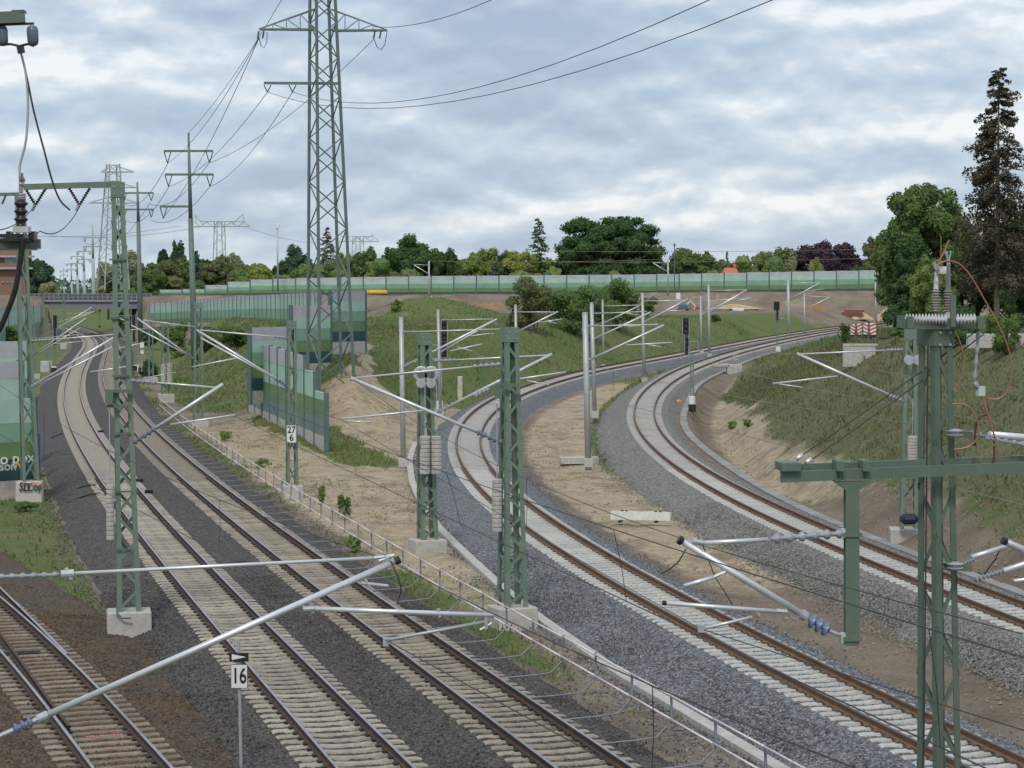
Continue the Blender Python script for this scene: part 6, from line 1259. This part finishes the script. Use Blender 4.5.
# low wood behind the embankment, one mass
for k_, (lf, sd_, n_) in enumerate((('dark', 4, 170), ('mid', 14, 480), ('light', 24, 330), ('olive', 34, 230))):
    hx = rng.uniform(-96, 128, n_); hy = 508 + rng.uniform(-6, 40, n_); q_ = vn(hx, hy*.3, 11, sd_); top = 6.5 + 10.5*q_; rad = rng.uniform(1.1, 2.3, n_)
    cc_ = np.stack([hx, hy, 2 + (top - 2)*rng.uniform(.1, 1, n_)**.6], 1); hb = blobs('hedge_wood', cc_, rad, (1, 1, .9), LEAF[lf], None)
    tag(hb, ('dark', 'mid green', 'light green', 'olive')[k_] + ' undergrowth filling the gaps below the tree line', 'undergrowth', kind='stuff')
    d_ = rng.normal(size=(n_*26, 3)); d_ /= np.linalg.norm(d_, axis=1)[:, None]; leaf_mesh('leaves', np.repeat(cc_, 26, 0) + d_*np.repeat(rad, 26)[:, None]*rng.uniform(.85, 1.15, (n_*26, 1)), d_, .34, LEAF[lf], hb)['kind'] = 'stuff'
fx = rng.uniform(-1100, 900, 16000); fy = rng.uniform(1500, 1900, 16000)
tag(leaf_mesh('far_wood', np.stack([fx, fy, rng.uniform(0, 13, 16000) + 4*vn(fx, fy, 60, 2)], 1), np.tile([0, -.5, .6], (16000, 1)), 2.2, LEAF['bluegreen'], None), 'far blue green wood on the horizon', 'wood', kind='stuff')
# the wood on the right
RG = 'tall trees at the right edge'
conifer('tall brown spruce with bare lower trunk at the right edge', 997, 66, 54, 182, 'brown', n=30000, group=RG, size=.13, bare=.2, levels=36, droop=.38, power=.56, bark=M_BARKL)
tree('big dark green broadleaf tree left of the brown spruce', 926, 166, 54, 198, 'mid', ybot=345, n=34000, K=170, clump=.17, group=RG, size=.17, asp=.8); tree('darker green tree at the left front of the wood on the right', 911, 222, 30, 190, 'dark', ybot=345, n=20000, K=120, clump=.19, group=RG, size=.16)
tree('lower bright green tree in front of the wood on the right', 931, 248, 24, 176, 'light', ybot=345, n=9000, K=90, clump=.2, group=RG, size=.15); tree('dark tree filling the gap behind the brown spruce', 1012, 185, 38, 205, 'dark', ybot=345, n=14000, K=120, clump=.2, group=RG, size=.18); tree('dark tree behind the near mast head', 962, 205, 30, 207, 'dark', ybot=345, n=11000, K=100, clump=.21, group=RG, size=.17)
def bush(label, px, py, hw, hgt, leaf, D=None, n=900, group='bushes', K=16, size=None):
    h = hit(px, py) if D is None else Vector((P(px, py, D).x, D, P(px, py, D).z)); rx = hw / FPX * h.y; rz = hgt / FPX * h.y
    r = thing('bush', label, 'bush', h, group); pts, nn, cc = crown_pts((h.x, h.y, h.z + rz*.45), rx*.85, rx*.7, rz*.55, K, n, clump=.38); fo_ = blobs('foliage', cc, crown_pts.rad * .7, (rx*.85, rx*.7, rz*.45), LEAF[leaf], r) if hw > 10 else None; leaf_mesh('leaves' if fo_ else 'foliage', pts, nn, size or max(.07, h.y*.0006), LEAF[leaf], fo_ or r)
    mb = MB()
    for q in cc[:6]: mb.tube((h.x, h.y, h.z - .1), Vector(q), max(.015, rx*.02), 5, .01)
    mb.build('stem', M_BARK, r); return r
BL = [(118, 331, 9, 20, 'yellow', 700, 'sunny yellow green bush seen under the bridge'), (132, 330, 7, 16, 'light', 500, 'bright bush beyond the bridge on the right'), (960, 345, 34, 40, 'dark', 2600, 'dark undergrowth below the wood behind the near mast'), (900, 338, 22, 34, 'dark', 1600, 'dark leafy undergrowth at the left foot of the wood'), (536, 333, 32, 56, 'olive', 5200, 'tall olive bush left of the big dark bush group'), (576, 335, 44, 54, 'mid', 7500, 'wide olive bush in the middle of the bush group'), (618, 331, 31, 58, 'mid', 4500, 'darker green bush at the right of the bush group'), (648, 318, 12, 22, 'mid', 700, 'low bush right of the bush group beside the pole'),
      (205, 352, 22, 30, 'mid', 1500, 'bush right of the tubular pylon under the curving barrier'), (238, 350, 26, 28, 'mid', 1700, 'wide bush below the middle of the curving barrier'), (268, 352, 18, 24, 'dark', 1100, 'dark bush behind the top of the stepped barrier'), (176, 358, 20, 40, 'mid', 1500, 'leafy bush left of the tubular pylon base'), (152, 350, 12, 26, 'dark', 700, 'dark bush right of the bridge end'), (148, 378, 12, 22, 'dark', 600, 'low dark shrub beside the small lattice mast'),
      (322, 506, 5, 22, 'light', 300, 'sapling behind the railing left of the number plate mast'), (345, 517, 8, 24, 'mid', 420, 'leafy sapling behind the railing below the number plate mast'), (353, 553, 9, 17, 'light', 420, 'small bright shrub at the railing nearest the camera'), (225, 440, 8, 9, 'light', 300, 'low weed clump beside the railing far along'), (262, 468, 9, 10, 'light', 300, 'low weed clump beside the railing midway'),
      (1006, 356, 22, 48, 'mid', 1800, 'leafy bush at the right edge above the bank'), (985, 346, 14, 26, 'mid', 800, 'small bush left of the low wall at the right edge'), (845, 346, 7, 22, 'dark', 450, 'dark little bush below the red and white beacons'), (1020, 330, 16, 46, 'dark', 1200, 'dark bush under the brown spruce'), (954, 330, 26, 34, 'mid', 1500, 'bush behind the near mast platform'), (897, 340, 14, 10, 'mid', 500, 'low bush beside the asphalt road end'), (918, 346, 16, 14, 'mid', 500, 'low bush behind the near mast head'),
      (732, 430, 6, 9, 'light', 240, 'weed in the ditch of the sandy bank'), (748, 428, 7, 9, 'light', 240, 'second weed in the ditch right of the first'), (715, 322, 6, 8, 'dark', 240, 'small bush on the building site slope'), (25, 512, 14, 11, 'mid', 600, 'grass clump under the graffiti block'), (10, 345, 14, 18, 'mid', 700, 'bush behind the barriers at the left edge'), (395, 312, 9, 12, 'mid', 350, 'small bush on the left side of the grassy mound')]
for px, py, hw, hg, lf, n, lb in BL: bush(lb, px, py, hw, hg, lf, n=n)

# ------------------------------------------------------------------ grass and weeds
GW = np.clip(grass, 0, 1).reshape(XX.shape); GZ = Zf.reshape(XX.shape)
def scatter(name, label, x0, x1, y0, y1, n, h0, h1, wd, leaf, cond=None, thr=.5, patch=3.0, lean=.35):
    x = rng.uniform(x0, x1, n); y = rng.uniform(y0, y1, n); ix = np.clip(np.searchsorted(gx, x) - 1, 0, len(gx) - 2); iy = np.clip(np.searchsorted(gy, y) - 1, 0, len(gy) - 2)
    fx, fy = (x - gx[ix])/(gx[ix+1]-gx[ix]), (y - gy[iy])/(gy[iy+1]-gy[iy])
    bil = lambda A: (A[iy, ix]*(1-fx)+A[iy, ix+1]*fx)*(1-fy) + (A[iy+1, ix]*(1-fx)+A[iy+1, ix+1]*fx)*fy
    g_, z = bil(GW), bil(GZ); ok = (g_ * (.55 + .9*vn(x, y, patch, 41)) > thr)
    if cond is not None: ok &= cond(x, y)
    x, y, z = x[ok], y[ok], z[ok]; n = len(x); h = rng.uniform(h0, h1, n)*(.6 + .8*vn(x, y, patch*.8, 43)); a = rng.uniform(0, 2*math.pi, n); lx, ly = rng.normal(size=n)*lean*h, rng.normal(size=n)*lean*h
    w2 = wd*rng.uniform(.6, 1.3, n); ca, sa = np.cos(a)*w2, np.sin(a)*w2
    V = np.stack([np.stack([x-ca, y-sa, z-.03], 1), np.stack([x+ca, y+sa, z-.03], 1), np.stack([x+lx+ca*.35, y+ly+sa*.35, z+h], 1), np.stack([x+lx-ca*.35, y+ly-sa*.35, z+h], 1)], 1).reshape(-1, 3)
    o = nparr_mesh(name, V, np.arange(4*n).reshape(-1, 4), LEAF[leaf]); return tag(o, label, 'grass', kind='stuff')
scatter('grass', 'deep green grass on the bank at the right', 15, 50, 52, 215, 18000, .05, .16, .045, 'grassd', thr=.4, lean=.9); scatter('grass', 'lighter green grass tufts on the bank at the right', 15, 50, 52, 215, 14000, .05, .18, .045, 'grass', thr=.5, patch=5, lean=.9)
scatter('dry_grass', 'dry brown stalks on the bank at the right', 15, 46, 52, 215, 9000, .06, .22, .03, 'dry', thr=.5, patch=4, lean=.8); scatter('poppies', 'scattered red poppies on the bank at the right', 15, 46, 60, 215, 700, .1, .16, .05, 'poppy', thr=.85, patch=5, lean=.2)
scatter('grass', 'short grass on the slope behind the curved tracks', -45, 45, 160, 350, 11000, .08, .2, .08, 'grassc', thr=.45, patch=6, lean=.9); scatter('grass', 'deep green grass patches on the slope behind the curved tracks', -45, 45, 160, 350, 9000, .1, .3, .08, 'grassc', thr=.6, patch=9, lean=.9)
scatter('grass', 'bright grass strip left of the left main track', -45, -8, 56, 260, 30000, .06, .2, .05, 'grassb', lambda x, y: x > -.24*y - 24, thr=.42, patch=3, lean=.7); scatter('grass', 'weeds along the safety railing', -40, 6, 50, 180, 45000, .06, .28, .03, 'grassb', lambda x, y: x > -.27*y + 12, thr=.3, patch=2, lean=.5)
scatter('dry_grass', 'dry stalks on the slope behind the curved tracks', -45, 45, 165, 345, 14000, .1, .3, .06, 'dry', thr=.5, patch=8, lean=.9)
scatter('weeds', 'taller dark weeds in patches on the bank at the right', 15, 48, 56, 215, 15000, .2, .45, .05, 'grass', thr=1.02, patch=2.6, lean=.5); scatter('weeds', 'tall dry stems in patches on the bank at the right', 15, 48, 56, 215, 20000, .25, .5, .025, 'dry', thr=1.04, patch=3.7, lean=.4)
scatter('weeds', 'taller weeds in patches on the slope behind the curved tracks', -45, 45, 165, 345, 22000, .25, .6, .08, 'mid', thr=1.12, patch=4.5, lean=.5)
def sprigs(label, cond, n, x0, x1, y0, y1):
    x, y = rng.uniform(x0, x1, n), rng.uniform(y0, y1, n); z, q = terrain(x, y); ok = cond(q, x, y) & (vn(x, y, 2.2, 61) > .55); x, y, z = x[ok], y[ok], z[ok]; k = 9
    C = np.repeat(np.stack([x, y, z + .1], 1), k, 0) + rng.normal(size=(len(x)*k, 3))*np.array([.1, .1, .06]); tag(leaf_mesh('weeds', C, np.tile([0, 0, 1], (len(C), 1)), .05, LEAF['light'], None), label, 'weeds', kind='stuff')
sprigs('scattered low weeds on the sand behind the railing', lambda q, x, y: q[5] & (q[1] > 2.6) & (q[1] < 9) & (q[2] < -4), 5200, -32, 8, 48, 165); sprigs('scattered low weeds on the sandy bank', lambda q, x, y: (q[7] & (q[3] > 4) & (q[3] < 9)) | (q[6] & (q[3] > -4.2) & (q[3] < -3)), 5200, 5, 32, 60, 190)
